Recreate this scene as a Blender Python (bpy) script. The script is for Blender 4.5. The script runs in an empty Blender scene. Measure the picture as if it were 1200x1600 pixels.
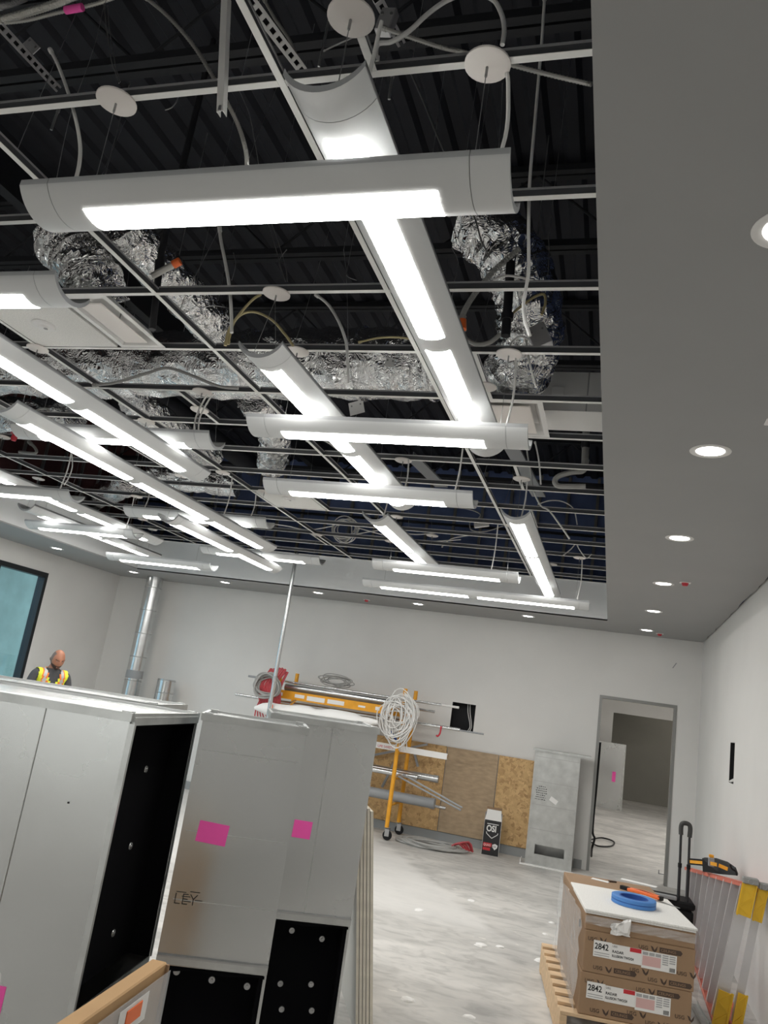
import bpy, math, random
from mathutils import Vector as V, Matrix
random.seed(7)
S = bpy.context.scene
COL = S.collection

# ---------------------------------------------------------------- camera
CAM = V((0, 0, 1.72)); YAW, PITCH, ROLL, FPX = -0.311033, 0.233125, 0.150286, 1215.16
ca, sa, cb, sb, cc, sc = (math.cos(YAW), math.sin(YAW), math.cos(PITCH), math.sin(PITCH), math.cos(ROLL), math.sin(ROLL))
FWD = V((sa * cb, ca * cb, sb)); R0 = V((ca, -sa, 0)); U0 = R0.cross(FWD)
RGT = R0 * cc + U0 * sc; UPV = U0 * cc - R0 * sc
cd = bpy.data.cameras.new('camera'); cam = bpy.data.objects.new('camera', cd); COL.objects.link(cam)
cd.sensor_fit = 'VERTICAL'; cd.sensor_height = 36; cd.sensor_width = 27; cd.lens = FPX / 1600 * 36
cd.clip_start = .05; cd.clip_end = 200
cam.matrix_world = Matrix(((RGT.x, UPV.x, -FWD.x, CAM.x), (RGT.y, UPV.y, -FWD.y, CAM.y), (RGT.z, UPV.z, -FWD.z, CAM.z), (0, 0, 0, 1)))
S.camera = cam

def ray(x, y): return FWD + RGT * ((x - 600) / FPX) - UPV * ((y - 800) / FPX)
def at(x, y, X=None, Y=None, Z=None):           # survey: where a sight line meets a known plane
    d = ray(x, y)
    t = (X - CAM.x) / d.x if X is not None else (Y - CAM.y) / d.y if Y is not None else (Z - CAM.z) / d.z
    return CAM + d * t

# ---------------------------------------------------------------- world, exposure
W = bpy.data.worlds.new('world'); S.world = W; W.use_nodes = True
bg = W.node_tree.nodes['Background']; bg.inputs[0].default_value = (.93, .965, 1, 1); bg.inputs[1].default_value = 1.9
S.view_settings.view_transform = 'Standard'; S.view_settings.look = 'None'
S.view_settings.exposure = 0.22; S.view_settings.gamma = 1; S.view_settings.use_curve_mapping = False
LENS_STRENGTH = 20.0

# ---------------------------------------------------------------- materials
def mat(name, col, rough=.6, metal=0, noise=0, nscale=8, bump=0, bscale=40, emit=0, stretch=None, bdetail=4, spec=.5, alpha=None, rvar=0):
    m = bpy.data.materials.new(name); m.use_nodes = True; nt = m.node_tree; b = nt.nodes['Principled BSDF']
    c4 = (*col, 1); b.inputs['Base Color'].default_value = c4
    b.inputs['Roughness'].default_value = rough; b.inputs['Metallic'].default_value = metal
    b.inputs['Specular IOR Level'].default_value = spec
    tc = nt.nodes.new('ShaderNodeTexCoord'); src = tc.outputs['Object']
    if stretch:
        mp = nt.nodes.new('ShaderNodeMapping'); mp.inputs['Scale'].default_value = stretch
        nt.links.new(src, mp.inputs[0]); src = mp.outputs[0]
    if noise or rvar:
        n = nt.nodes.new('ShaderNodeTexNoise'); n.inputs['Scale'].default_value = nscale; n.inputs['Detail'].default_value = 6
        nt.links.new(src, n.inputs['Vector'])
        if noise:
            r = nt.nodes.new('ShaderNodeMapRange'); r.inputs[1].default_value = .3; r.inputs[2].default_value = .7
            r.inputs[3].default_value = 1 - noise; r.inputs[4].default_value = 1 + noise
            nt.links.new(n.outputs[0], r.inputs[0])
            mx = nt.nodes.new('ShaderNodeMix'); mx.data_type = 'RGBA'; mx.blend_type = 'MULTIPLY'; mx.inputs[0].default_value = 1
            mx.inputs[6].default_value = c4; nt.links.new(r.outputs[0], mx.inputs[7]); nt.links.new(mx.outputs[2], b.inputs['Base Color'])
        if rvar:
            r = nt.nodes.new('ShaderNodeMapRange'); r.inputs[1].default_value = .3; r.inputs[2].default_value = .7
            r.inputs[3].default_value = max(.03, rough - rvar); r.inputs[4].default_value = rough + rvar
            nt.links.new(n.outputs[0], r.inputs[0]); nt.links.new(r.outputs[0], b.inputs['Roughness'])
    if bump:
        n2 = nt.nodes.new('ShaderNodeTexNoise'); n2.inputs['Scale'].default_value = bscale; n2.inputs['Detail'].default_value = bdetail
        nt.links.new(src, n2.inputs['Vector'])
        bp = nt.nodes.new('ShaderNodeBump'); bp.inputs['Strength'].default_value = bump; bp.inputs['Distance'].default_value = .02
        nt.links.new(n2.outputs[0], bp.inputs['Height']); nt.links.new(bp.outputs[0], b.inputs['Normal'])
    if emit:
        b.inputs['Emission Color'].default_value = c4; b.inputs['Emission Strength'].default_value = emit
    if alpha is not None: b.inputs['Alpha'].default_value = alpha
    return m
M = {}
M['wall'] = mat('painted_drywall', (.70, .69, .67), .75, noise=.03, nscale=1.5, bump=.05, bscale=60)
M['soffit'] = mat('grey_soffit_paint', (.335, .337, .332), .7, noise=.02, nscale=2)
M['fascia'] = mat('white_primed_fascia', (.72, .73, .73), .75, noise=.03, nscale=2)
M['navy'] = mat('navy_sheathing', (.13, .18, .36), .8, noise=.25, nscale=2)
M['maroon'] = mat('maroon_sheathing', (.10, .035, .035), .8, noise=.3, nscale=2)
M['deck'] = mat('dark_roof_deck', (.011, .012, .018), .75, noise=.15, nscale=3)
M['joist'] = mat('dark_joist_paint', (.014, .015, .019), .7)
M['teewhite'] = mat('white_tee_face', (.80, .79, .76), .45)
M['teegrey'] = mat('shaded_galvanised_web', (.10, .103, .11), .5, metal=.4)  # shade on the upright web is put into this dark tone
M['fixture'] = mat('silver_white_paint', (.62, .63, .63), .4, noise=.02, nscale=4)
M['rim'] = mat('fixture_rim_shade', (.42, .43, .44), .45)  # housing colour darkened for the shade on its unlit upright edges
M['lens'] = mat('lit_diffuser', (1, .985, .95), .4, emit=LENS_STRENGTH)
M['downlens'] = mat('lit_downlight', (1, .97, .92), .4, emit=12)
M['dimlens'] = mat('dim_panel_lens', (1, .95, .86), .4, emit=2.5)
M['white'] = mat('white_enamel', (.80, .79, .77), .45)
M['canopy'] = mat('canopy_white', (.80, .75, .71), .5)
M['tile'] = mat('ceiling_tile_face', (.80, .79, .76), .9, noise=.12, nscale=160, bump=.2, bscale=200)
M['cord'] = mat('white_cord', (.72, .71, .69), .5)
M['wire'] = mat('steel_wire', (.35, .35, .35), .4, metal=.8)
M['armour'] = mat('armoured_cable', (.50, .49, .46), .4, metal=.6)
M['yellowcable'] = mat('yellow_cable', (.45, .38, .20), .5)
M['galv'] = mat('galvanised_sheet', (.61, .62, .615), .25, metal=.92, noise=.06, nscale=1.6, rvar=.07, bump=.09, bscale=1.8, bdetail=0)
M['galvdark'] = mat('galvanised_flange', (.55, .56, .55), .36, metal=.9, noise=.12, nscale=9)
M['pipe'] = mat('galvanised_pipe', (.62, .63, .63), .25, metal=.95, noise=.08, nscale=6)
M['liner'] = mat('black_duct_liner', (.004, .004, .005), 1, spec=.08)
M['pin'] = mat('liner_pin_washer', (.45, .45, .45), .35, metal=.8)
M['pink'] = mat('pink_paper', (1.0, .11, .47), .7, noise=.05, nscale=6)
M['black'] = mat('black_plastic', (.010, .010, .011), .55, spec=.25)
M['blackpipe'] = mat('black_iron_pipe', (.02, .02, .023), .5)
M['orange'] = mat('orange_plastic', (.85, .16, .03), .45)
M['red'] = mat('red_plastic', (.55, .03, .05), .5)
M['redcable'] = mat('red_jacket_cable', (.42, .05, .06), .5, noise=.2, nscale=30)
M['greycable'] = mat('grey_cable', (.33, .325, .31), .5)
M['yellow'] = mat('scaffold_yellow', (.80, .36, .02), .45, noise=.08, nscale=12)
M['pvc'] = mat('grey_conduit', (.30, .31, .32), .45)
M['osb'] = None; M['ply'] = mat('plywood_face', (.42, .31, .20), .8, noise=.15, nscale=9, stretch=(1, 1, 3))
M['card'] = mat('brown_cardboard', (.32, .205, .12), .8, noise=.06, nscale=5)
M['cardlight'] = mat('tan_cardboard', (.50, .31, .15), .8, noise=.06, nscale=5)
M['ink'] = mat('brown_ink', (.075, .048, .035), .8)
M['blackink'] = mat('black_ink', (.015, .015, .015), .7)
M['paper'] = mat('white_paper', (.80, .79, .77), .7)
M['pinkprint'] = mat('pink_print', (.66, .42, .40), .7)
M['greyprint'] = mat('grey_print', (.38, .38, .38), .7)
M['redprint'] = mat('red_print', (.55, .03, .04), .7)
M['blacksatin'] = mat('black_carton', (.016, .016, .018), .4)
M['wood'] = mat('pallet_pine', (.62, .44, .27), .75, noise=.15, nscale=6, stretch=(1, 6, 6))
M['bluetape'] = mat('blue_tape', (.07, .23, .58), .55)
M['bluedark'] = mat('blue_tape_core', (.03, .10, .36), .6)
M['fibreglass'] = mat('salmon_fibreglass', (.62, .16, .11), .5, noise=.08, nscale=8)
M['alu'] = mat('brushed_aluminium', (.62, .61, .62), .38, metal=.6, noise=.06, nscale=4)
M['shoe'] = mat('yellow_ladder_shoe', (.78, .48, .02), .5)
M['rubber'] = mat('grey_rubber', (.30, .30, .29), .7)
M['gripgrey'] = mat('dark_grey_grip', (.045, .045, .043), .6)
M['gypsum'] = mat('gypsum_core', (.74, .69, .58), .9, noise=.08, nscale=20)
M['gypface'] = mat('gypsum_paper', (.60, .59, .56), .8)
M['gypback'] = mat('brown_gypsum_paper', (.60, .53, .41), .85)
M['frame'] = mat('dark_window_frame', (.015, .017, .02), .4, metal=.4)
M['jamb'] = mat('steel_door_frame', (.26, .26, .25), .45, metal=.5)
M['base'] = mat('grey_wall_base', (.30, .31, .31), .6)
M['cavityshade'] = mat('painted_cavity_shade', (.01, .01, .012), .9)  # near-black standing in for the shade deep inside the wall holes
M['teal'] = mat('pale_teal_stucco', (.50, .62, .56), .85, noise=.12, nscale=4)
M['street'] = mat('pale_pavement', (.5, .5, .48), .9)
M['room2'] = mat('unpainted_grey_wall', (.30, .29, .26), .8, noise=.04, nscale=2)
M['skin'] = mat('skin', (.40, .17, .10), .5, noise=.06, nscale=20)
M['beard'] = mat('dark_beard', (.05, .03, .025), .8)
M['hair'] = mat('short_grey_hair', (.16, .13, .12), .8)
M['shirt'] = mat('dark_grey_cotton', (.07, .07, .075), .85, noise=.1, nscale=30)
M['jeans'] = mat('blue_denim', (.05, .07, .13), .85)
M['boot'] = mat('brown_boot_leather', (.12, .07, .04), .6)
M['vest'] = mat('lime_vest', (.80, .86, .05), .6)
M['vestorange'] = mat('orange_band', (.90, .22, .03), .6)
M['vestsilver'] = mat('silver_tape', (.55, .53, .52), .4, metal=.3)

def foil():
    m = mat('crinkled_foil', (.92, .92, .92), .13, metal=1); nt = m.node_tree; b = nt.nodes['Principled BSDF']
    tc = nt.nodes.new('ShaderNodeTexCoord'); n = nt.nodes.new('ShaderNodeTexNoise'); n.inputs['Scale'].default_value = 6; n.inputs['Detail'].default_value = 2
    n.inputs['Distortion'].default_value = 1.6
    v = nt.nodes.new('ShaderNodeTexVoronoi'); v.inputs['Scale'].default_value = 13
    ad = nt.nodes.new('ShaderNodeMath'); ad.operation = 'ADD'
    mpn = nt.nodes.new('ShaderNodeMapping'); mpn.inputs['Scale'].default_value = (1, 1, 1)
    nt.links.new(tc.outputs['Object'], mpn.inputs[0]); nt.links.new(mpn.outputs[0], n.inputs['Vector']); nt.links.new(n.outputs[1], v.inputs['Vector'])
    nt.links.new(n.outputs[0], ad.inputs[0]); nt.links.new(v.outputs[0], ad.inputs[1])
    bp = nt.nodes.new('ShaderNodeBump'); bp.inputs['Strength'].default_value = .35; bp.inputs['Distance'].default_value = .05
    nt.links.new(ad.outputs[0], bp.inputs['Height']); nt.links.new(bp.outputs[0], b.inputs['Normal'])
    return m
M['foil'] = foil()
def osb():
    m = mat('osb_strands', (.58, .38, .18), .8); nt = m.node_tree; b = nt.nodes['Principled BSDF']
    tc = nt.nodes.new('ShaderNodeTexCoord'); n = nt.nodes.new('ShaderNodeTexNoise'); n.inputs['Scale'].default_value = 12; n.inputs['Distortion'].default_value = 1.5
    v = nt.nodes.new('ShaderNodeTexVoronoi'); v.inputs['Scale'].default_value = 26
    nt.links.new(tc.outputs['Object'], n.inputs['Vector'])
    mx0 = nt.nodes.new('ShaderNodeMix'); mx0.data_type = 'VECTOR'; mx0.inputs[0].default_value = .12
    nt.links.new(tc.outputs['Object'], mx0.inputs[4]); nt.links.new(n.outputs[1], mx0.inputs[5]); nt.links.new(mx0.outputs[1], v.inputs['Vector'])
    cr = nt.nodes.new('ShaderNodeValToRGB'); cr.color_ramp.elements[0].color = (.33, .19, .08, 1); cr.color_ramp.elements[1].color = (.70, .47, .23, 1)
    e = cr.color_ramp.elements.new(.4); e.color = (.56, .36, .165, 1)
    nt.links.new(v.outputs[1], cr.inputs[0]); nt.links.new(cr.outputs[0], b.inputs['Base Color'])
    return m
M['osb'] = osb()
def concrete():
    m = mat('dusty_concrete', (.5, .49, .47), .8); nt = m.node_tree; b = nt.nodes['Principled BSDF']; L = nt.links.new
    tc = nt.nodes.new('ShaderNodeTexCoord'); mp = nt.nodes.new('ShaderNodeMapping'); mp.inputs['Scale'].default_value = (.8, 1.5, 1); L(tc.outputs['Object'], mp.inputs[0])
    def ns(s, d, dist=0):
        n = nt.nodes.new('ShaderNodeTexNoise'); n.inputs['Scale'].default_value = s; n.inputs['Detail'].default_value = d; n.inputs['Distortion'].default_value = dist
        L(mp.outputs[0], n.inputs['Vector']); return n
    def ramp(n, *st):
        c = nt.nodes.new('ShaderNodeValToRGB'); e = c.color_ramp.elements
        e[0].position, e[0].color = st[0][0], (*st[0][1], 1); e[1].position, e[1].color = st[-1][0], (*st[-1][1], 1)
        for p, q in st[1:-1]: k = e.new(p); k.color = (*q, 1)
        L(n.outputs[0], c.inputs[0]); return c
    a = ramp(ns(1.1, 7, .6), (.30, (.40, .39, .375)), (.5, (.53, .515, .49)), (.68, (.65, .63, .60)))
    f = ramp(ns(7, 8, .8), (.3, (.76, .76, .76)), (.52, (1, 1, 1)), (.72, (1.08, 1.07, 1.06)))
    mx = nt.nodes.new('ShaderNodeMix'); mx.data_type = 'RGBA'; mx.blend_type = 'MULTIPLY'; mx.inputs[0].default_value = 1
    L(a.outputs[0], mx.inputs[6]); L(f.outputs[0], mx.inputs[7])
    s = ramp(ns(5, 3), (.70, (0, 0, 0)), (.73, (1, 1, 1)))
    m2 = nt.nodes.new('ShaderNodeMix'); m2.data_type = 'RGBA'; L(s.outputs[0], m2.inputs[0]); L(mx.outputs[2], m2.inputs[6]); m2.inputs[7].default_value = (.72, .69, .64, 1)
    # the paler poured patch at the left back, a straight-edged screed
    sx = nt.nodes.new('ShaderNodeSeparateXYZ'); L(tc.outputs['Object'], sx.inputs[0])
    ma = nt.nodes.new('ShaderNodeMath'); ma.operation = 'MULTIPLY_ADD'; ma.inputs[1].default_value = .62; L(sx.outputs[1], ma.inputs[0])
    L(sx.outputs[0], ma.inputs[2])        # x + .62*y
    nn = ns(3, 4); m3 = nt.nodes.new('ShaderNodeMath'); m3.operation = 'MULTIPLY_ADD'; m3.inputs[1].default_value = .5; L(nn.outputs[0], m3.inputs[0]); L(ma.outputs[0], m3.inputs[2])
    rr = nt.nodes.new('ShaderNodeMapRange'); rr.inputs[1].default_value = 3.95; rr.inputs[2].default_value = 3.8; L(m3.outputs[0], rr.inputs[0]); rr.clamp = True
    ys = nt.nodes.new('ShaderNodeMapRange'); ys.inputs[1].default_value = 6.8; ys.inputs[2].default_value = 7.2; L(sx.outputs[1], ys.inputs[0])
    ml = nt.nodes.new('ShaderNodeMath'); ml.operation = 'MULTIPLY'; L(rr.outputs[0], ml.inputs[0]); L(ys.outputs[0], ml.inputs[1])
    mq = nt.nodes.new('ShaderNodeMath'); mq.operation = 'MULTIPLY'; mq.inputs[1].default_value = .75; L(ml.outputs[0], mq.inputs[0])
    m4 = nt.nodes.new('ShaderNodeMix'); m4.data_type = 'RGBA'; L(mq.outputs[0], m4.inputs[0]); L(m2.outputs[2], m4.inputs[6]); m4.inputs[7].default_value = (.68, .665, .64, 1)
    L(m4.outputs[2], b.inputs['Base Color'])
    bp = nt.nodes.new('ShaderNodeBump'); bp.inputs['Strength'].default_value = .25; bp.inputs['Distance'].default_value = .01; L(ns(12, 8).outputs[0], bp.inputs['Height']); L(bp.outputs[0], b.inputs['Normal'])
    b.inputs['Roughness'].default_value = .6
    return m
M['concrete'] = concrete()
def glassy(name, col, mixf, rough=.02):
    m = bpy.data.materials.new(name); m.use_nodes = True; nt = m.node_tree; nt.nodes.clear()
    o = nt.nodes.new('ShaderNodeOutputMaterial'); t = nt.nodes.new('ShaderNodeBsdfTransparent'); t.inputs[0].default_value = (*col, 1)
    g = nt.nodes.new('ShaderNodeBsdfGlossy'); g.inputs['Roughness'].default_value = rough; g.inputs[0].default_value = (.9, .95, 1, 1)
    mx = nt.nodes.new('ShaderNodeMixShader'); mx.inputs[0].default_value = mixf
    nt.links.new(t.outputs[0], mx.inputs[1]); nt.links.new(g.outputs[0], mx.inputs[2]); nt.links.new(mx.outputs[0], o.inputs[0]); return m
M['glass'] = glassy('tinted_glass', (.74, .90, .97), .08); M['clearglass'] = glassy('clear_glass', (.96, .95, .92), .06)
M['film'] = glassy('clear_stretch_film', (.93, .93, .93), .12, .22)
_nt = M['film'].node_tree; _d = _nt.nodes.new('ShaderNodeBsdfDiffuse'); _d.inputs[0].default_value = (.8, .8, .8, 1); _m = _nt.nodes.new('ShaderNodeMixShader'); _m.inputs[0].default_value = .22
_o = [n for n in _nt.nodes if n.type == 'OUTPUT_MATERIAL'][0]; _p = _o.inputs[0].links[0].from_node
_nt.links.new(_p.outputs[0], _m.inputs[1]); _nt.links.new(_d.outputs[0], _m.inputs[2]); _nt.links.new(_m.outputs[0], _o.inputs[0])
M['bluefilm'] = mat('blue_protective_film', (.25, .50, .85), .3)

# ---------------------------------------------------------------- mesh helpers
ORG = {}
def empty(name, loc, label=None, cat=None, group=None, kind=None, parent=None):
    o = bpy.data.objects.new(name, None); COL.objects.link(o); o.empty_display_size = .05
    loc = V(loc); o.location = loc - (ORG[parent] if parent else V((0, 0, 0)))
    if parent: o.parent = parent
    ORG[o] = loc; tag(o, label, cat, group, kind); return o
def tag(o, label=None, cat=None, group=None, kind=None):
    for k, v in (('label', label), ('category', cat), ('group', group), ('kind', kind)):
        if v: o[k] = v
    return o
def copy_tree(o, offset=(0, 0, 0), parent=None):
    c = o.copy(); COL.objects.link(c)
    if parent: c.parent = parent
    else: c.location = o.location + V(offset); ORG[c] = ORG.get(o, o.location) + V(offset)
    for ch in list(o.children): copy_tree(ch, (0, 0, 0), c)
    return c
class MB:
    def __init__(s): s.v = []; s.f = []; s.m = []
    def add(s, vs, fs, mi=0):
        k = len(s.v); s.v += [V(p) for p in vs]; s.f += [tuple(i + k for i in f) for f in fs]; s.m += [mi] * len(fs); return s
    def box(s, lo, hi, mi=0, T=None):
        x0, y0, z0 = lo; x1, y1, z1 = hi
        vs = [V((x, y, z)) for z in (z0, z1) for y in (y0, y1) for x in (x0, x1)]
        if T: vs = [T @ v for v in vs]
        return s.add(vs, [(0, 2, 3, 1), (4, 5, 7, 6), (0, 1, 5, 4), (2, 6, 7, 3), (0, 4, 6, 2), (1, 3, 7, 5)], mi)
    def bev(s, lo, hi, b, mi=0, T=None):          # box with chamfered edges
        lo = V(lo); hi = V(hi); c = (lo + hi) / 2; h = (hi - lo) / 2; vs = []; idx = {}
        for sx in (-1, 1):
            for sy in (-1, 1):
                for sz in (-1, 1):
                    for ax in range(3):
                        q = V((sx * (h.x - b), sy * (h.y - b), sz * (h.z - b))); q[ax] = (sx, sy, sz)[ax] * h[ax]
                        idx[(sx, sy, sz, ax)] = len(vs); vs.append(T @ (c + q) if T else c + q)
        F = []
        for ax in range(3):
            o1, o2 = [k for k in range(3) if k != ax]
            for sg in (-1, 1):
                q = []
                for a, b2 in ((-1, -1), (1, -1), (1, 1), (-1, 1)):
                    t = [0, 0, 0]; t[ax] = sg; t[o1] = a; t[o2] = b2; q.append(idx[(*t, ax)])
                F.append(tuple(q))
            for a in (-1, 1):
                for b2 in (-1, 1):
                    t0 = [0, 0, 0]; t1 = [0, 0, 0]; t0[ax] = -1; t1[ax] = 1
                    for t in (t0, t1): t[o1] = a; t[o2] = b2
                    F.append((idx[(*t0, o1)], idx[(*t1, o1)], idx[(*t1, o2)], idx[(*t0, o2)]))
        for sx in (-1, 1):
            for sy in (-1, 1):
                for sz in (-1, 1): F.append(tuple(idx[(sx, sy, sz, a)] for a in range(3)))
        return s.add(vs, F, mi)
    def bar(s, p, q, w, h, up=(0, 0, 1), mi=0):   # box between two points
        p = V(p); q = V(q); d = (q - p).normalized(); u = V(up)
        if abs(d.dot(u)) > .98: u = V((1, 0, 0))
        r = d.cross(u).normalized(); u = r.cross(d)
        vs = [a + r * (i * w / 2) + u * (j * h / 2) for a in (p, q) for j in (-1, 1) for i in (-1, 1)]
        return s.add(vs, [(0, 2, 3, 1), (4, 5, 7, 6), (0, 1, 5, 4), (2, 6, 7, 3), (0, 4, 6, 2), (1, 3, 7, 5)], mi)
    def tube(s, pts, r, n=8, cap=True, mi=0, smooth=0):
        P = [V(p) for p in pts]
        if smooth: P = spline(P, smooth)
        k = len(s.v); m = len(P); prev = None
        for i, p in enumerate(P):
            d = (P[min(i + 1, m - 1)] - P[max(i - 1, 0)]).normalized()
            if prev is None:
                u = V((0, 0, 1)) if abs(d.z) < .9 else V((1, 0, 0)); a = d.cross(u).normalized()
            else: a = (prev - d * prev.dot(d)).normalized()
            prev = a; b = d.cross(a); rr = r[i] if isinstance(r, (list, tuple)) else r
            s.v += [p + (a * math.cos(2 * math.pi * j / n) + b * math.sin(2 * math.pi * j / n)) * rr for j in range(n)]
        for i in range(m - 1):
            for j in range(n):
                j2 = (j + 1) % n; s.f.append((k + i * n + j, k + i * n + j2, k + (i + 1) * n + j2, k + (i + 1) * n + j)); s.m.append(mi)
        if cap:
            s.f.append(tuple(k + j for j in range(n))[::-1]); s.m.append(mi); s.f.append(tuple(k + (m - 1) * n + j for j in range(n))); s.m.append(mi)
        return s
    def lathe(s, prof, c, n=24, axis='z', mi=0, T=None):  # prof: (radius, height) pairs, closed with caps when r=0
        c = V(c); k = len(s.v)
        for r, h in prof:
            for j in range(n):
                a = 2 * math.pi * j / n; q = V((r * math.cos(a), r * math.sin(a), h))
                if axis == 'y': q = V((q.x, q.z, q.y))
                if axis == 'x': q = V((q.z, q.x, q.y))
                if T: q = T @ q
                s.v.append(c + q)
        for i in range(len(prof) - 1):
            for j in range(n):
                j2 = (j + 1) % n; s.f.append((k + i * n + j, k + i * n + j2, k + (i + 1) * n + j2, k + (i + 1) * n + j)); s.m.append(mi)
        return s
    def prism(s, poly, d, mi=0):                  # polygon extruded along d
        n = len(poly); a = [V(p) for p in poly]; b = [p + V(d) for p in a]
        return s.add(a + b, [tuple(range(n))[::-1], tuple(range(n, 2 * n))] + [(i, (i + 1) % n, n + (i + 1) % n, n + i) for i in range(n)], mi)
    def quad(s, a, b, c, d, mi=0): return s.add([a, b, c, d], [(0, 1, 2, 3)], mi)
    def build(s, name, mats, parent=None, smooth=False, kind=None, **t):
        me = bpy.data.meshes.new(name); o0 = ORG[parent] if parent else V((0, 0, 0))
        if not parent and t.pop('center', True):
            xs = [p.x for p in s.v]; ys = [p.y for p in s.v]; zs = [p.z for p in s.v]
            o0 = V(((min(xs) + max(xs)) / 2, (min(ys) + max(ys)) / 2, min(zs)))
        me.from_pydata([tuple(p - o0) for p in s.v], [], s.f)
        if isinstance(mats, str): mats = [mats]
        for k in mats: me.materials.append(M[k])
        for p, mi in zip(me.polygons, s.m): p.material_index = mi; p.use_smooth = bool(smooth)
        me.update(); o = bpy.data.objects.new(name, me); COL.objects.link(o)
        if parent: o.parent = parent
        else: o.location = o0
        ORG[o] = o0
        if smooth and smooth != 'all':
            try: me.set_sharp_from_angle(angle=math.radians(40))
            except Exception: pass
        return tag(o, kind=kind, **t)
def fix_normals(o):
    import bmesh
    bm = bmesh.new(); bm.from_mesh(o.data); bmesh.ops.recalc_face_normals(bm, faces=bm.faces); bm.to_mesh(o.data); bm.free(); return o
def spline(P, k):
    out = []
    for i in range(len(P) - 1):
        a, b, c, d = P[max(i - 1, 0)], P[i], P[i + 1], P[min(i + 2, len(P) - 1)]
        for j in range(k):
            t = j / k; out.append(.5 * ((2 * b) + (c - a) * t + (2 * a - 5 * b + 4 * c - d) * t * t + (3 * b - a - 3 * c + d) * t ** 3))
    return out + [P[-1]]
def text(body, size, T, m, name, parent, align='LEFT', thick=.0006, bold=0, sx=1):
    cu = bpy.data.curves.new(name, 'FONT'); cu.body = body; cu.size = size; cu.extrude = thick; cu.align_x = align; cu.resolution_u = 3
    cu.offset = bold
    o = bpy.data.objects.new(name, cu); COL.objects.link(o); o.data.materials.append(M[m])
    dg = bpy.context.evaluated_depsgraph_get(); me = bpy.data.meshes.new_from_object(o.evaluated_get(dg)); me.name = name
    bpy.data.objects.remove(o); bpy.data.curves.remove(cu)
    o0 = ORG[parent]; TT = T @ Matrix.Diagonal((sx, 1, 1, 1))
    for v in me.vertices: v.co = TT @ v.co - o0
    o = bpy.data.objects.new(name, me); COL.objects.link(o); o.parent = parent; ORG[o] = o0; return o
def frame_T(o, x, y):                             # matrix with local x, y along given directions
    x = V(x).normalized(); y = V(y); y = (y - x * y.dot(x)).normalized(); z = x.cross(y)
    return Matrix(((x.x, y.x, z.x, o[0]), (x.y, y.y, z.y, o[1]), (x.z, y.z, z.z, o[2]), (0, 0, 0, 1)))

# ---------------------------------------------------------------- room shell
XL, XR, YB, YF, ZS, ZG, ZD = -7.92, 1.08, 11.03, -7.0, 3.04, 3.5, 5.2
SXL, SXR, SYB = -6.87, -.135, 9.93
MB().box((XL - .3, YF - .3, -.2), (4, 24, 0)).build('floor', 'concrete', kind='structure', center=False)
# back wall with doorway and access hole
def wall_with_holes(mb, a0, a1, z0, z1, holes, put):
    xs = sorted({a0, a1, *[h[0] for h in holes], *[h[1] for h in holes]}); zs = sorted({z0, z1, *[h[2] for h in holes], *[h[3] for h in holes]})
    for i in range(len(xs) - 1):
        for j in range(len(zs) - 1):
            cx = (xs[i] + xs[i + 1]) / 2; cz = (zs[j] + zs[j + 1]) / 2
            if any(h[0] < cx < h[1] and h[2] < cz < h[3] for h in holes): continue
            put(mb, xs[i], xs[i + 1], zs[j], zs[j + 1])
DX0, DX1, DZ = -.17, .80, 2.19
HX0, HX1, HZ0, HZ1 = -2.13, -1.80, 1.45, 1.82
mb = MB(); wall_with_holes(mb, XL - .15, XR + .15, 0, ZS + .02, [(DX0, DX1, 0, DZ), (HX0, HX1, HZ0, HZ1)], lambda m, a, b, c, d: m.box((a, YB, c), (b, YB + .13, d)))
wb = mb.build('wall_back', 'wall', kind='structure', center=False)
upper = MB().box((XL - .15, YB + .02, ZS + .02), (XR + .15, YB + .15, ZD + .055)).build('wall_back', 'navy', kind='structure', center=False)
for k in range(22):
    x = XL + .2 + k * .406
    MB().bar((x, YB, ZS + .02), (x, YB, ZD), .04, .04, (0, 1, 0)).build('stud', 'jamb', upper)
MB().bar((XL, YB, 4.35), (XR, YB, 4.35), .05, .03, (0, 0, 1)).build('rail', 'joist', upper)
MB().box((HX0 - .02, YB + .131, HZ0 - .02), (HX1 + .02, YB + .15, HZ1 + .02)).build('cavity_shade_back', 'cavityshade', wb)
rc = MB()
for lo, hi in (((HX0, YB + .002, HZ0), (HX0 + .004, YB + .13, HZ1)), ((HX1 - .004, YB + .002, HZ0), (HX1, YB + .13, HZ1)), ((HX0 + .004, YB + .002, HZ1 - .004), (HX1 - .004, YB + .13, HZ1)), ((HX0 + .004, YB + .002, HZ0), (HX1 - .004, YB + .13, HZ0 + .004))): rc.box(lo, hi)
rc.build('recess_shade', 'cavityshade', wb)  # dark sheets on the hole's sides imitate deep shade
hole = MB()
for o in (0, .03): hole.tube([(HX0 + .2 + o, YB + .1, HZ1), (HX0 + .22 + o, YB + .07, HZ1 - .12), (HX0 + .27 + o * .7, YB + .06, HZ0 + .08), (HX0 + .24 + o, YB + .05, HZ0)], .006, 6, smooth=5)
hole.build('loose_cable', 'cord', wb, smooth=True)
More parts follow.
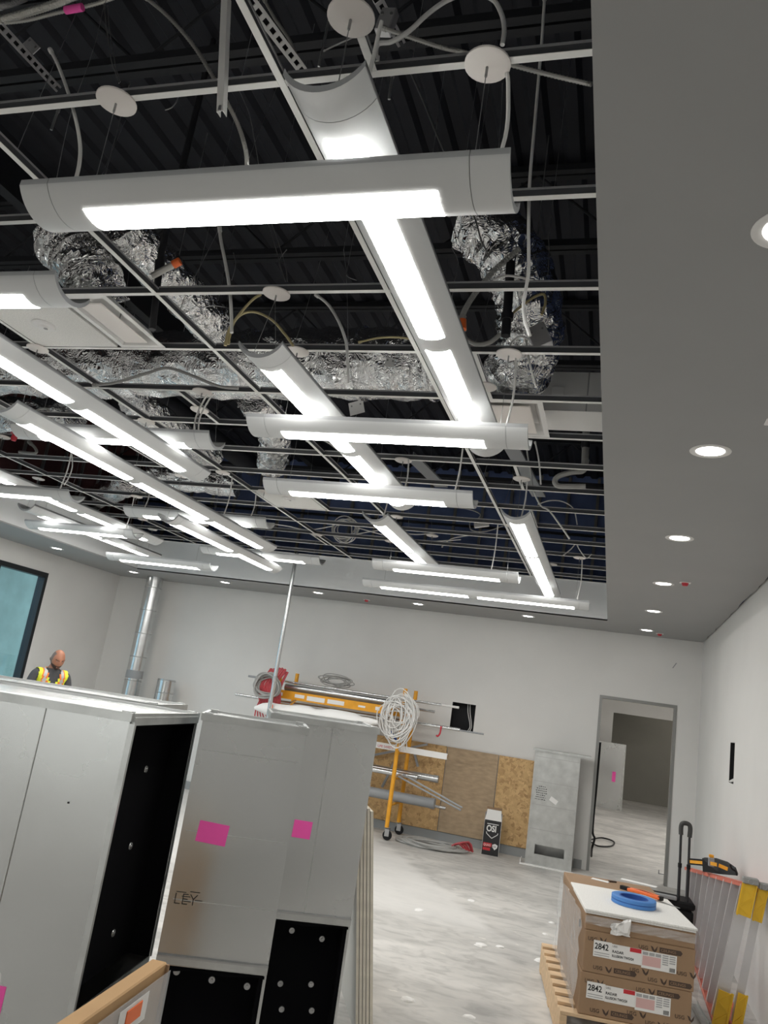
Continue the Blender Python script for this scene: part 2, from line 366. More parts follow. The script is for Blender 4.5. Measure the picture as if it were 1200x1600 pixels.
# right wall with slot
SY0, SY1, SZ0, SZ1 = 7.93, 8.22, 1.44, 1.80
mb = MB(); wall_with_holes(mb, YF, YB, 0, ZS + .02, [(SY0, SY1, SZ0, SZ1)], lambda m, a, b, c, d: m.box((XR, a, c), (XR + .13, b, d)))
wr = mb.build('wall_right', 'wall', kind='structure', center=False)
MB().box((XR, YF, ZS + .02), (XR + .15, YB + .15, ZD + .055)).build('wall_right', 'navy', kind='structure', center=False)
MB().box((XR + .131, SY0 - .02, SZ0 - .02), (XR + .15, SY1 + .02, SZ1 + .02)).build('cavity_shade_back', 'cavityshade', wr)
rc = MB()
for lo, hi in (((XR + .002, SY0, SZ0), (XR + .13, SY0 + .004, SZ1)), ((XR + .002, SY1 - .004, SZ0), (XR + .13, SY1, SZ1)), ((XR + .002, SY0 + .004, SZ1 - .004), (XR + .13, SY1 - .004, SZ1)), ((XR + .002, SY0 + .004, SZ0), (XR + .13, SY1 - .004, SZ0 + .004))): rc.box(lo, hi)
rc.build('recess_shade', 'cavityshade', wr)  # slot sides covered in the same painted shade
mb = MB()
for k in range(4): mb.tube([(XR + .08, SY0 + .05 + .05 * k, SZ0 + .16 - .03 * k), (XR + .05, SY0 + .1 + .04 * k, SZ0 + .05), (XR - .005, SY0 + .14 + .03 * k, SZ0 + .01)], .006, 6, smooth=4)
mb.build('loose_cable', 'cord', wr, smooth=True)
# left wall with storefront window
WY0, WY1, WZ0, WZ1 = 4.6, 9.36, .1, 2.76
mb = MB(); wall_with_holes(mb, YF, YB, 0, ZS + .02, [(WY0, WY1, WZ0, WZ1)], lambda m, a, b, c, d: m.box((XL - .15, a, c), (XL, b, d)))
mb.build('wall_left', 'wall', kind='structure', center=False)
lu = MB().box((XL - .15, YF, ZS + .02), (XL, YB + .15, ZD + .055)).build('wall_left', 'maroon', kind='structure', center=False)
for k in range(30):
    y = YB - .3 - k * .406
    if y > 2: MB().bar((XL + .01, y, ZS + .02), (XL + .01, y, ZD), .04, .04, (1, 0, 0)).build('stud', 'jamb', lu)
mb = MB(); wall_with_holes(mb, XL - .15, XR + .15, 0, ZD + .055, [(-7.2, .4, .1, 2.76)], lambda m, a, b, c, d: m.box((a, YF - .15, c), (b, YF, d))); mb.build('wall_front', 'wall', kind='structure', center=False)
w2 = empty('added_fill_window', (-3.4, YF - .07, .1), kind='structure')  # window added behind the view so daylight brightens the duct fronts
for k in range(7): x = -7.2 + k * 7.6 / 6; MB().box((x - .03, YF - .11, .1), (x + .03, YF + .01, 2.76)).build('mullion', 'frame', w2)
for k in range(6): x = -7.2 + k * 7.6 / 6; MB().box((x + .03, YF - .06, .1), (x + 7.6 / 6 - .03, YF - .052, 2.76)).build('pane', 'clearglass', w2)
# window
win = empty('window_1', (XL - .07, (WY0 + WY1) / 2, WZ0), kind='structure')
ys = [WY1, 8.40, 7.15, 5.9, WY0]; fx0, fx1 = XL - .11, XL + .012
for y0, y1 in ((WY1 - .06, WY1 - .001), (WY0 + .001, WY0 + .06)): MB().box((fx0, y0, WZ0 + .001), (fx1, y1, WZ1 - .001)).build('frame_stile', 'frame', win)
for z0, z1 in ((WZ1 - .07, WZ1 - .002), (WZ0 + .002, WZ0 + .1)): MB().box((fx0, WY0 + .061, z0), (fx1, WY1 - .061, z1)).build('frame_rail', 'frame', win)
for y in ys[1:-1]: MB().box((fx0, y - .03, WZ0 + .101), (fx1, y + .03, WZ1 - .071)).build('mullion', 'frame', win)
for a, b in zip(ys[:-1], ys[1:]): MB().box((XL - .06, b + .03, WZ0 + .1), (XL - .052, a - .03, WZ1 - .07)).build('pane', 'glass', win)
# outside
MB().box((-40, -40, -.3), (XL - .3, 40, -.05)).build('ground', 'street', kind='structure', center=False)
MB().box((XL - .299, -40, -.3), (20, YF - .3, -.05)).build('ground', 'street', kind='structure', center=False)
pier = MB().box((-9.75, 9.2, -.05), (-9.2, 13.5, 5)).build('exterior_pier', 'teal', kind='structure', center=False)
far = MB().box((-19, 6, -.05), (-16, 26, 7)).build('exterior_building', 'fascia', kind='structure', center=False)
for k in range(6): MB().box((-15.99, 8 + k * 3, 1), (-15.95, 10 + k * 3, 3)).build('window', 'frame', far)

# soffit ring: grey underside with ragged edge against the walls, white fascias up to the grid
def ragged(p, q, n, amp):
    p = V(p); q = V(q); d = (q - p); nn = V((-d.y, d.x, 0)).normalized(); out = []
    for i in range(n + 1):
        out.append(p + d * (i / n) + nn * random.uniform(0, amp))
    return out
def slab(edge_out, edge_in, name):
    mb = MB(); n = len(edge_out); vs = []
    for o, i in zip(edge_out, edge_in): vs += [V((o.x, o.y, ZS)), V((i.x, i.y, ZS)), V((o.x, o.y, ZS + .016)), V((i.x, i.y, ZS + .016))]
    fs = []
    for k in range(n - 1):
        a, b = 4 * k, 4 * k + 4
        fs += [(a, b, b + 1, a + 1), (a + 2, a + 3, b + 3, b + 2), (a, a + 2, b + 2, b), (a + 1, b + 1, b + 3, a + 3)]
    mb.add(vs, fs); o = mb.build(name, 'soffit', kind='structure', center=False); fix_normals(o); return o
n = 90; e = ragged((XR - .004, YF, 0), (XR - .004, YB - .004, 0), n, .022); i_ = [V((SXR, p.y, 0)) for p in e]; slab(e, i_, 'ceiling')
n = 90; e = ragged((SXR, YB - .004, 0), (XL + .02, YB - .004, 0), n, .022); i_ = [V((p.x, SYB, 0)) for p in e]; slab(e, i_, 'ceiling')
n = 90; e = ragged((XL + .004, SYB, 0), (XL + .004, YF, 0), n, .03); i_ = [V((SXL, p.y, 0)) for p in e]; slab(e, i_, 'ceiling')
MB().box((SXR, YF, ZS + .0165), (SXR + .016, YB - .03, ZG + .01)).build('trim_1', 'fascia', kind='structure', center=False)
MB().box((SXL, SYB, ZS + .0005), (SXR - .0005, SYB + .016, ZG + .01)).build('trim_2', 'fascia', kind='structure', center=False)
MB().box((SXL - .016, YF, ZS + .0165), (SXL, SYB - .0005, ZG + .01)).build('trim_3', 'fascia', kind='structure', center=False)
# wall base of grey track and door frame
for a, b in ((-1.45, -.915), (-.33, DX0 - .06)):
    MB().box((a, YB - .018, 0), (b, YB - .0005, .11)).build('baseboard_back', 'base', kind='structure', center=False)
MB().box((-7.0, YB - .018, 0), (-1.455, YB - .0005, .11)).build('baseboard_back', 'base', kind='structure', center=False)
door = empty('door_1', ((DX0 + DX1) / 2, YB, 0), kind='structure')
for a, b in ((DX0, DX0 + .035), (DX1 - .035, DX1)): MB().box((a, YB - .008, 0), (b, YB + .14, DZ - .0355)).build('jamb', 'jamb', door)
MB().box((DX0, YB - .008, DZ - .035), (DX1, YB + .14, DZ)).build('head_jamb', 'jamb', door)
# back room seen through the doorway
R2 = 20.7
MB().box((-.9, YB + .16, 0), (-.78, 23.8, 3)).build('wall_left', 'wall', kind='structure', center=False)
MB().box((2.6, YB + .16, 0), (2.72, 23.8, 3)).build('wall_right', 'wall', kind='structure', center=False)
MB().box((XR + .15, YB + .02, 0), (2.72, YB + .15, 3)).build('wall_front', 'wall', kind='structure', center=False)
mb = MB(); px = at(956, 1150, Y=R2).x; hz = at(1000, 1119, Y=R2).z
mb.box((-.78, R2, 0), (px, R2 + .12, 3)); mb.box((px, R2, hz), (2.6, R2 + .12, 3)); mb.build('wall_back', 'wall', kind='structure', center=False)
MB().box((-.9, 23.8, 0), (2.72, 23.92, 3)).build('wall_back', 'room2', kind='structure', center=False)
MB().box((-.9, YB + .16, 3), (2.72, 23.92, 3.1)).build('ceiling', 'fascia', kind='structure', center=False)

# roof deck: ribbed steel, bar joists
mb = MB(); x = XL; pr = []
while x < XR:
    pr += [(x, ZD), (x + .075, ZD), (x + .105, ZD + .035), (x + .17, ZD + .035), (x + .2, ZD)]; x += .2
vs = []; fs = []
for i, (x, z) in enumerate(pr): vs += [(x, YF, z), (x, YB + .1, z)]
for i in range(len(pr) - 1): fs.append((2 * i, 2 * i + 2, 2 * i + 3, 2 * i + 1))
deck = mb.add(vs, fs).build('ceiling', 'deck', kind='structure', center=False)
MB().box((XL - .2, YF - .2, ZD + .06), (XR + .2, YB + .2, ZD + .2)).build('roof_slab', 'deck', deck)
for y in (1.05, 2.72, 4.4, 6.1, 7.8, 9.5):
    j = MB()
    for dy in (-.03, .03): j.bar((XL, y + dy, 4.62), (XR, y + dy, 4.62), .045, .045)
    for dy in (-.03, .03): j.bar((XL, y + dy, 5.17), (XR, y + dy, 5.17), .045, .045)
    jo = j.build('bar_joist', 'joist', deck)
    for k in range(7):
        x0 = XL + k * 1.2
        MB().tube([(x0, y, 5.16), (x0 + .6, y, 4.63)], .009, 6).tube([(x0 + .6, y, 4.63), (x0 + 1.2, y, 5.16)], .009, 6).build('web_rod', 'joist', jo)
mb = MB()
MB().bar((-4.4, YF, 4.95), (-4.4, YB, 4.95), .1, .3).build('roof_beam', 'joist', deck)

# ---------------------------------------------------------------- suspended grid
grid = empty('ceiling_grid', (-3.5, 5, ZG), 'exposed white suspended ceiling grid of metal tees with most tiles missing', 'ceiling grid')
def tee(mb, p, q):
    p = V(p); q = V(q); d = (q - p).normalized(); r = d.cross(V((0, 0, 1)))
    mb.bar(p + V((0, 0, .001)), q + V((0, 0, .001)), .024, .002, mi=0)
    mb.bar(p + V((0, 0, .02)), q + V((0, 0, .02)), .003, .036, mi=1)
    mb.bar(p + V((0, 0, .038)), q + V((0, 0, .038)), .008, .008, mi=2)
    return mb
GY = [1.79 + .609 * k for k in range(-3, 14)]; GX = [-.5 - .61 - 1.215 * k for k in range(5)]  # -1.11, -2.325, ...
for y in GY:
    xs = [SXR - .001] + GX + [SXL + .001]
    for a, b in zip(xs[:-1], xs[1:]):
        tee(MB(), (a - .013, y, ZG), (b + .013, y, ZG)).build('cross_tee', ['teewhite', 'teegrey', 'alu'], grid)
for x in GX:
    tee(MB(), (x, -.2, ZG - .0005), (x, SYB - .001, ZG - .0005)).build('main_tee', ['teewhite', 'teegrey', 'alu'], grid)
for x, y0, y1 in ((-.81, 1.19, 1.79), (-.81, 3.617, 4.226), (-.81, 5.444, 6.053), (-.81, 6.662, 7.271), (-2.93, 4.226, 4.835), (-2.93, 6.662, 7.271), (-4.15, 5.444, 6.053), (-3.61, 8.49, 9.098), (-4.75, 7.271, 7.88)):
    tee(MB(), (x, y0 + .013, ZG), (x, y1 - .013, ZG)).build('cross_tee', ['teewhite', 'teegrey', 'alu'], grid)
for x in GX:
    for k in range(8):
        y = .9 + k * 1.22 + random.uniform(-.15, .15); dx = random.uniform(-.25, .25); dy = random.uniform(-.2, .2)
        MB().tube([(x, y, ZG + .04), (x + .01, y, ZG + .12), (x + dx * .5, y + dy * .5, 4.2), (x + dx, y + dy, ZD)], .0016, 5).build('hanger_wire', 'wire', grid)
# wall angle round the opening
MB().box((SXL, SYB - .02, ZG - .001), (SXR - .02, SYB - .0005, ZG + .001)).build('wall_angle', 'teewhite', grid)

# ---------------------------------------------------------------- light fixtures
FW, FD, FT = .225, .066, .02
RR = (FD * FD + FW * FW / 4) / (2 * FD); AA = math.asin(FW / 2 / RR)
def profile(n=14):
    outer = []; inner = []
    for i in range(n + 1):
        t = -AA + 2 * AA * i / n
        u, w = RR * math.sin(t), RR - RR * math.cos(t) - FD - FT
        outer.append((u, w)); inner.append((u * .985, w + FT))
    return outer, inner
def fixture(orient, zl, c, a0, a1, lenses, label, canopies=(), cords=(), seams=True):
    """orient L runs along X, G along Y; zl lip height; c cross centre"""
    def P(s, u, w): return V((s, c + u, zl + w)) if orient == 'L' else V((c + u, s, zl + w))
    mid = (a0 + a1) / 2; base = P(mid, 0, -FD - FT)
    root = empty('pendant_light', base, label, 'light', 'curved pendant lights under the open ceiling')
    out, inn = profile()
    def shell(s0, s1):
        mb = MB(); n = len(out); vs = []
        for s in (s0, s1): vs += [P(s, *q) for q in out] + [P(s, *q) for q in inn]
        N = 2 * n; fs = []; mi = []
        for i in range(n - 1):
            fs.append((i, i + 1, N + i + 1, N + i)); mi.append(0); fs.append((n + i, N + n + i, N + n + i + 1, n + i + 1)); mi.append(0)
            fs.append((i, n + i, n + i + 1, i + 1)); mi.append(1); fs.append((N + i, N + i + 1, N + n + i + 1, N + n + i)); mi.append(1)
        for i in (0, n - 1): fs.append((i, N + i, N + n + i, n + i)); mi.append(1)
        mb.v = vs; mb.f = fs; mb.m = mi; return mb
    e = .105
    fix_normals(shell(a0 + e + .001, a1 - e - .001).build('housing', ['fixture', 'rim'], root, smooth=True))
    for s0, s1 in ((a0, a0 + e - .001), (a1 - e + .001, a1)): fix_normals(shell(s0, s1).build('end_cap', ['fixture', 'rim'], root, smooth=True))
    for l0, l1 in lenses:
        mb = MB(); n = 8; ah = .0555 / RR; vs = []
        for s in (l0, l1):
            for i in range(n + 1):
                t = -ah + 2 * ah * i / n; vs.append(P(s, (RR + .0015) * math.sin(t), RR - (RR + .0015) * math.cos(t) - FD - FT))
        fs = [(i, i + 1, n + 2 + i, n + 1 + i) for i in range(n)]
        mb.add(vs, fs).build('lens', 'lens', root, smooth='all')
    for s, dz in canopies:
        p = P(s, 0, 0); q = V((p.x, p.y, ZG - .002))
        MB().lathe([(0, -.012), (.058, -.011), (.066, -.006), (.066, 0), (0, 0)], q, 28).build('canopy', 'canopy', root, smooth=True)
        mb = MB().tube([q - V((0, 0, .008)), q - V((0, 0, .045))], .004, 6)
        a = P(s, -.06, -.05); b = P(s, .06, -.05)
        if dz: mb.tube([q - V((0, 0, .04)), a], .0013, 5); mb.tube([q - V((0, 0, .04)), b], .0013, 5)
        else: mb.tube([q - V((0, 0, .04)), P(s, 0, -FD)], .0014, 5); mb.tube([P(s, 0, -.01), P(s, 0, -FD)], .004, 6)
        mb.build('suspension_cable', 'wire', root)
    for s, u, bend in cords:
        p = P(s, u, -FD); q = V((p.x, p.y, ZG - .005)) + V((.02, .01, 0))
        m1 = (p + q) / 2 + V((bend, .01, 0))
        MB().tube([q, q * .75 + m1 * .25 + V((bend * .2, 0, 0)), m1, p], .006, 8, smooth=6).build('power_cord', 'cord', root, smooth=True)
    return root
TR = lambda k: 1.79 + .609 * k
ZL = 3.09
def LX(k, z, x0, x1, lens, label, cords=(), cans=None):
    fixture('L', z, TR(k), x0, x1, lens, label, [(x, 0) for x in (cans or (x0 + .15, x1 - .12))], cords)
LX(0, 3.12, -1.885, -.350, [(-1.675, -.545)], 'large curved light nearest the camera, crossing the frame under the top tee', [(-.44, .02, .03)], (-1.71, -.47))
LX(3, 3.08, -1.97, -.48, [(-1.78, -.695)], 'single-lens light crossing beneath the far end of the nearest long light', [(-.62, .02, .02)], (-1.8, -.63))
LX(5, 3.083, -2.43, -.95, [(-2.245, -1.145)], 'single-lens light crossing in front of the small white tile with a round detector', [(-1.1, 0, .01)])
LX(9, 3.03, -2.35, -.92, [(-2.14, -1.10)], 'single-lens far light crossing just before the two-lens light on the back fascia', [(-1.2, 0, .01)])
LX(11, 3.02, -2.83, -.31, [(-2.62, -1.61), (-1.50, -.465)], 'two-lens light hanging parallel to and right before the white back fascia', [(-.45, 0, .02)], (-2.6, -.455))
LX(1, 3.187, -3.8, -2.26, [(-3.6, -2.45)], 'curved light cut by the left edge above the speckled tile')
LX(4, 3.19, -4.1, -2.55, [(-3.9, -2.75)], 'single-lens light glowing above two crossing long lights at left', [(-2.72, .02, -.05), (-2.68, .02, -.06)], (-3.95, -2.73))
LX(8, 3.216, -4.85, -3.265, [(-4.64, -3.48)], 'single-lens light seen behind the lower half of the longest light', [(-3.5, 0, .02), (-4.7, 0, .02)])
LX(6, 3.04, -6.05, -4.52, [(-5.85, -4.73)], 'bluish light cut by the left edge above the dark window', [(-4.72, 0, .02)])
LX(9, 3.10, -6.56, -5.12, [(-6.40, -5.27)], 'small bluish single-lens light above the top of the dark window', [(-5.3, 0, .01)])
LX(11, 3.01, -6.30, -4.80, [(-6.12, -5.0)], 'far left single-lens light right above the tall vertical duct pipe', (), (-5.95, -5.06))
LX(11, 3.218, -4.98, -3.40, [(-4.78, -3.62)], 'far single-lens light whose right end sits beside the top of the conduit pole')
fixture('G', 3.25, -.815, 1.49, 4.28, [(1.665, 2.82), (2.935, 4.09)], 'long two-lens light running into the room beside the grey soffit, nearest of its direction', [(1.585, 0), (4.03, 0)], [(1.6, .06, .0)])
fixture('G', 3.22, -1.66, 2.95, 5.58, [(3.10, 4.24), (4.33, 5.45)], 'long two-lens light in mid room starting below a doubled suspension wire', [(3.008, 1), (5.444, 0)], [(5.40, .03, .02)])
fixture('G', 3.20, -1.99, 5.95, 8.2, [(6.12, 7.12), (7.22, 8.05)], 'short-looking far light pointing at the back wall, left of the rightmost far light', [(6.053, 0), (8.0, 0)], [(6.1, .02, .01)])
fixture('G', 3.22, -.79, 5.60, 9.3, [(5.76, 6.92), (7.0, 8.08), (8.14, 9.1)], 'three-lens light far back, closest to the grey soffit on the right', [(5.74, 0), (9.0, 0)], [(5.76, .02, .01)])
fixture('G', 3.09, -2.93, 1.85, 4.68, [(2.05, 3.27), (3.38, 4.46)], 'long two-lens light entering from the left edge just under the speckled tile', [(2.0, 0), (4.55, 0)])
fixture('G', 3.09, -3.55, 3.46, 7.28, [(3.66, 4.76), (4.87, 5.93), (6.03, 7.08)], 'longest three-lens light on the left, sloping across to the far middle', [(3.617, 0), (4.835, 0), (6.1, 0)], [(6.2, .02, .02)])
fixture('G', 3.10, -4.10, 6.22, 8.72, [(6.36, 7.5), (7.64, 8.55)], 'two-lens light ending nearest the leaning conduit pole', [(6.3, 1), (8.3, 0)])
fixture('G', 3.19, -5.42, 5.2, 8.08, [(5.40, 6.53), (6.66, 7.84)], 'two-lens light at far left crossed by two bluish lights', [(5.4, 0), (7.9, 0)])
fixture('G', 3.19, -6.19, 6.72, 9.28, [(6.98, 8.02), (8.10, 9.07)], 'leftmost light running into the room, along the left fascia', [(6.8, 1), (9.1, 0)])
for x, y in ((-1.2, -3.2), (-3.4, -2.6), (-5.4, -3.4), (-2.3, -6.0), (-4.6, -6.2), (-5.6, .3)):  # pendants added out of view to brighten the duct fronts
    fixture('G', ZL, x, y - 1.45, y + 1.45, [(y - 1.26, y - .06), (y + .06, y + 1.26)], 'added two-lens fill light behind the viewpoint, %s' % {(-1.2, -3.2): 'nearest the right wall', (-3.4, -2.6): 'in the middle', (-5.4, -3.4): 'near the left wall', (-2.3, -6.0): 'by the added front window at right', (-4.6, -6.2): 'by the added front window at left', (-5.6, .3): 'beside the left window, nearest the camera'}[(x, y)], [(y - 1.3, 0), (y + 1.3, 0)])

# recessed downlights in the soffit
def downlight(x, y, label):
    r = empty('downlight', (x, y, ZS - .006), label, 'downlight', 'round downlights in the grey soffit')
    MB().lathe([(.062, -.001), (.078, -.0065), (.09, -.003), (.091, -.0005), (.062, -.0005)], (x, y, ZS), 32).build('trim_ring', 'white', r, smooth=True)
    MB().lathe([(0, -.002), (.045, -.002), (.063, -.0015)], (x, y, ZS), 32).build('lens', 'downlens', r)
for y, t in ((1.95, 'downlight cut by the right edge of the picture'), (3.66, 'largest whole downlight on the right-hand soffit'), (5.39, 'third downlight from the near end of the right-hand soffit'), (7.1, 'downlight beside a small red device on the right-hand soffit'), (8.75, 'fifth downlight from the near end of the right-hand soffit'), (10.41, 'downlight nearest the far right corner of the soffit')):
    downlight(.345, y, t)
for x, t in ((-1.14, 'back soffit downlight nearest the right corner, left of the doorway'), (-2.64, 'back soffit downlight above the black wall hole'), (-4.12, 'back soffit downlight right of the conduit pole'), (-5.61, 'back soffit downlight between the tall pipe and the conduit pole'), (-7.2, 'back soffit downlight left of the tall pipe')):
    downlight(x, 10.34, t)
downlight(-7.35, 8.73, 'downlight in the bluish left soffit above the window')
def alarm(x, y, label):
    r = empty('sprinkler_cover', (x, y, ZS - .03), label, 'sprinkler', 'red capped sprinkler heads in the soffit')
    MB().lathe([(0, -.03), (.02, -.03), (.026, -.018), (.03, 0)], (x, y, ZS), 12).build('cap', 'red', r, smooth=True)
    MB().bev((x - .045, y - .035, ZS - .006), (x + .045, y + .035, ZS - .0005), .003).build('base_plate', 'white', r)
for x, y, t in ((.555, 3.27, 'red device cut by the right edge of the picture'), (.51, 6.95, 'small red capped device right of the fourth soffit downlight'), (.51, 10.61, 'small red capped device at the far right corner'), (-3.44, 10.51, 'small red capped device on the back soffit')):
    alarm(x, y, t)

# ---------------------------------------------------------------- ceiling tiles and diffusers
def tile(x0, x1, y0, y1, label, det=True):
    r = empty('ceiling_tile', ((x0 + x1) / 2, (y0 + y1) / 2, ZG + .003), label, 'ceiling tile', 'loose ceiling tiles lying in the grid')
    MB().bev((x0 + .014, y0 + .014, ZG + .0025), (x1 - .014, y1 - .014, ZG + .02), .002).build('panel', 'tile', r)
    return r
tile(-3.54, -2.945, 3.008, 3.617, 'speckled white ceiling tile with round detector at the left edge')
tile(-3.54, -2.945, 6.662, 7.271, 'small far white ceiling tile with round detector in mid ceiling')
for x, y, t in ((-3.27, 3.33, 'round white detector on the speckled tile at left'), (-3.22, 6.88, 'small round white detector on the far ceiling tile')):
    d = empty('smoke_detector', (x, y, ZG - .03), t, 'detector')
    MB().lathe([(0, -.022), (.028, -.022), (.036, -.012), (.062, -.008), (.068, .0015)], (x, y, ZG), 24).build('cover', 'white', d, smooth=True)
    MB().lathe([(0, -.0235), (.012, -.0235), (.012, -.021)], (x + .02, y, ZG), 12).build('lens', 'greyprint', d)
def diffuser(x0, x1, y0, y1, label):
    r = empty('air_diffuser', ((x0 + x1) / 2, (y0 + y1) / 2, ZG), label, 'air diffuser', 'square plaque air diffusers in the grid')
    g = .013; x0 += g; x1 -= g; y0 += g; y1 -= g; b = .03
    f = MB()
    for lo, hi in (((x0, y0), (x1, y0 + b)), ((x0, y1 - b), (x1, y1)), ((x0, y0 + b), (x0 + b, y1 - b)), ((x1 - b, y0 + b), (x1, y1 - b))):
        f.box((*lo, ZG + .0025), (*hi, ZG + .006))
    f.build('frame', 'white', r)
    c = MB(); o = [(x0 + b, y0 + b), (x1 - b, y0 + b), (x1 - b, y1 - b), (x0 + b, y1 - b)]; k = .07
    i_ = [(x0 + k, y0 + k), (x1 - k, y0 + k), (x1 - k, y1 - k), (x0 + k, y1 - k)]
    c.add([(*p, ZG + .004) for p in o] + [(*p, ZG + .07) for p in i_], [(a, (a + 1) % 4, 4 + (a + 1) % 4, 4 + a) for a in range(4)] + [(4, 5, 6, 7)])
    c.build('cone', 'white', r)
    MB().bev((x0 + .075, y0 + .07, ZG - .004), (x1 - .075, y1 - .07, ZG + .004), .004).build('plaque', 'canopy', r)
    m = MB()
    for a in (-.03, .03): m.tube([((x0 + x1) / 2 + a, (y0 + y1) / 2, ZG + .004), ((x0 + x1) / 2 + a, (y0 + y1) / 2, ZG + .069)], .004, 6)
    m.build('plaque_rod', 'wire', r)
    return r
diffuser(-1.11, -.50, 4.226, 4.835, 'white plaque diffuser behind the single-lens light, next to the grey soffit')
diffuser(-2.945, -2.62, 3.008, 3.617, 'narrow white plaque panel next to the speckled tile')
bx = empty('duct_plenum_box', (-.5, 4.35, 3.75), 'cream sheet metal plenum box above the plaque diffuser by the soffit', 'duct')
MB().box((-.58, 4.75, 3.66), (.5, 5.1, 3.93)).build('casing', 'white', bx)
MB().box((-.30, 4.745, 3.66), (-.292, 4.75, 3.93)).build('seam', 'greyprint', bx)
p = at(872, 612, Y=4.74)
MB().bev((p.x - .04, 4.735, p.z - .035), (p.x + .04, 4.749, p.z + .035), .003).build('note', 'paper', bx)

# ---------------------------------------------------------------- foil ducts in the plenum
def foil_duct(name, pts, r, label, nseg=14, amp=.016, n=34, flat=1):
    P = spline([V(p) for p in pts], nseg); mb = MB(); rnd = random.Random(len(label)); m = len(P); prev = None
    ph = [rnd.uniform(0, 6.28) for _ in range(8)]
    for i, p in enumerate(P):
        d = (P[min(i + 1, m - 1)] - P[max(i - 1, 0)]).normalized()
        if prev is None: a = d.cross(V((0, 0, 1)) if abs(d.z) < .9 else V((1, 0, 0))).normalized()
        else: a = (prev - d * prev.dot(d)).normalized()
        prev = a; b = d.cross(a)
        for j in range(n):
            t = 2 * math.pi * j / n
            rr = r * (1 + .03 * math.sin(3 * t + i * .35 + ph[0]) + .03 * math.sin(i * 1.9 + 2 * math.sin(t + ph[1]))) + rnd.uniform(-amp, amp) * .5 + amp * math.sin(i * .9 + 5 * t + ph[2]) * .5
            mb.v.append(p + (a * math.cos(t) + b * math.sin(t) * flat) * rr)
    for i in range(m - 1):
        for j in range(n): j2 = (j + 1) % n; mb.f.append((i * n + j, i * n + j2, (i + 1) * n + j2, (i + 1) * n + j)); mb.m.append(0)
    mb.f.append(tuple(range(n))[::-1]); mb.m.append(0); mb.f.append(tuple((m - 1) * n + j for j in range(n))); mb.m.append(0)
    root = empty(name, P[m // 2] - V((0, 0, r)), label, 'duct')
    mb.build('foil_jacket', 'foil', root)
    for k in range(5, m - 2, 12):
        d = (P[k + 1] - P[k - 1]).normalized()
        MB().tube([P[k] - d * .012, P[k] + d * .012], r * 1.04 + amp * .6, 26).build('strap', 'foil', root)
    top = P[m // 2]
    MB().tube([top + V((0, 0, r)), top + V((0, 0, ZD - top.z))], .004, 5).build('hanger_wire', 'wire', root)
    return root
tz = 4.0
foil_duct('foil_duct', [(-6.3, 5.0, tz), (-5.2, 4.98, tz), (-4.2, 4.95, tz), (-3.2, 4.9, tz), (-2.2, 4.85, tz), (-1.5, 4.8, tz), (-1.2, 4.78, tz)], .25, 'thick horizontal foil wrapped trunk duct crossing the open ceiling', 12)
foil_duct('foil_duct', [at(180, 345, Z=4.1), at(225, 393, Z=4.1), at(270, 441, Z=4.08), at(316, 490, Z=4.05), at(336, 512, Z=4.05)], .135, 'slim foil branch duct slanting above the plaque panel towards the trunk', 12)
foil_duct('foil_duct', [at(95, 376, Z=4.08), at(107, 389, Z=4.02), at(128, 412, Z=3.92), at(148, 443, Z=3.8), at(156, 474, Z=3.71)], .16, 'bulging foil elbow dropping to the narrow plaque panel at left', 10)
foil_duct('foil_duct', [(-.98, 3.95, 4.5), (-.80, 3.95, 4.35), (-.66, 4.02, 4.12), (-.62, 4.18, 3.92), (-.68, 4.34, 3.76), (-.72, 4.40, 3.78)], .185, 'foil elbow bending down into the plaque diffuser by the soffit', 10)
foil_duct('foil_duct', [at(395, 620, Z=4.05), at(425, 662, Z=4.0), at(430, 695, Z=3.95), at(424, 725, Z=3.9)], .15, 'foil branch duct bending past the trunk in mid ceiling', 12)
foil_duct('foil_duct', [at(372, 756, Z=3.95), at(300, 748, Z=3.95), at(236, 742, Z=3.95)], .16, 'far horizontal foil duct seen between the long lights', 12)
foil_duct('foil_duct', [at(205, 622, Z=3.85), at(255, 660, Z=3.85), at(330, 712, Z=3.85)], .13, 'slim foil branch running into the room at left', 12)
foil_duct('foil_duct', [at(-30, 646, Z=3.85), at(40, 650, Z=3.85), at(118, 655, Z=3.85)], .17, 'foil duct at the left edge behind the loop of cable', 10)
foil_duct('foil_duct', [at(125, 790, Z=3.8), at(165, 770, Z=3.8), at(205, 752, Z=3.8)], .16, 'small foil duct in front of the maroon plenum wall', 10)

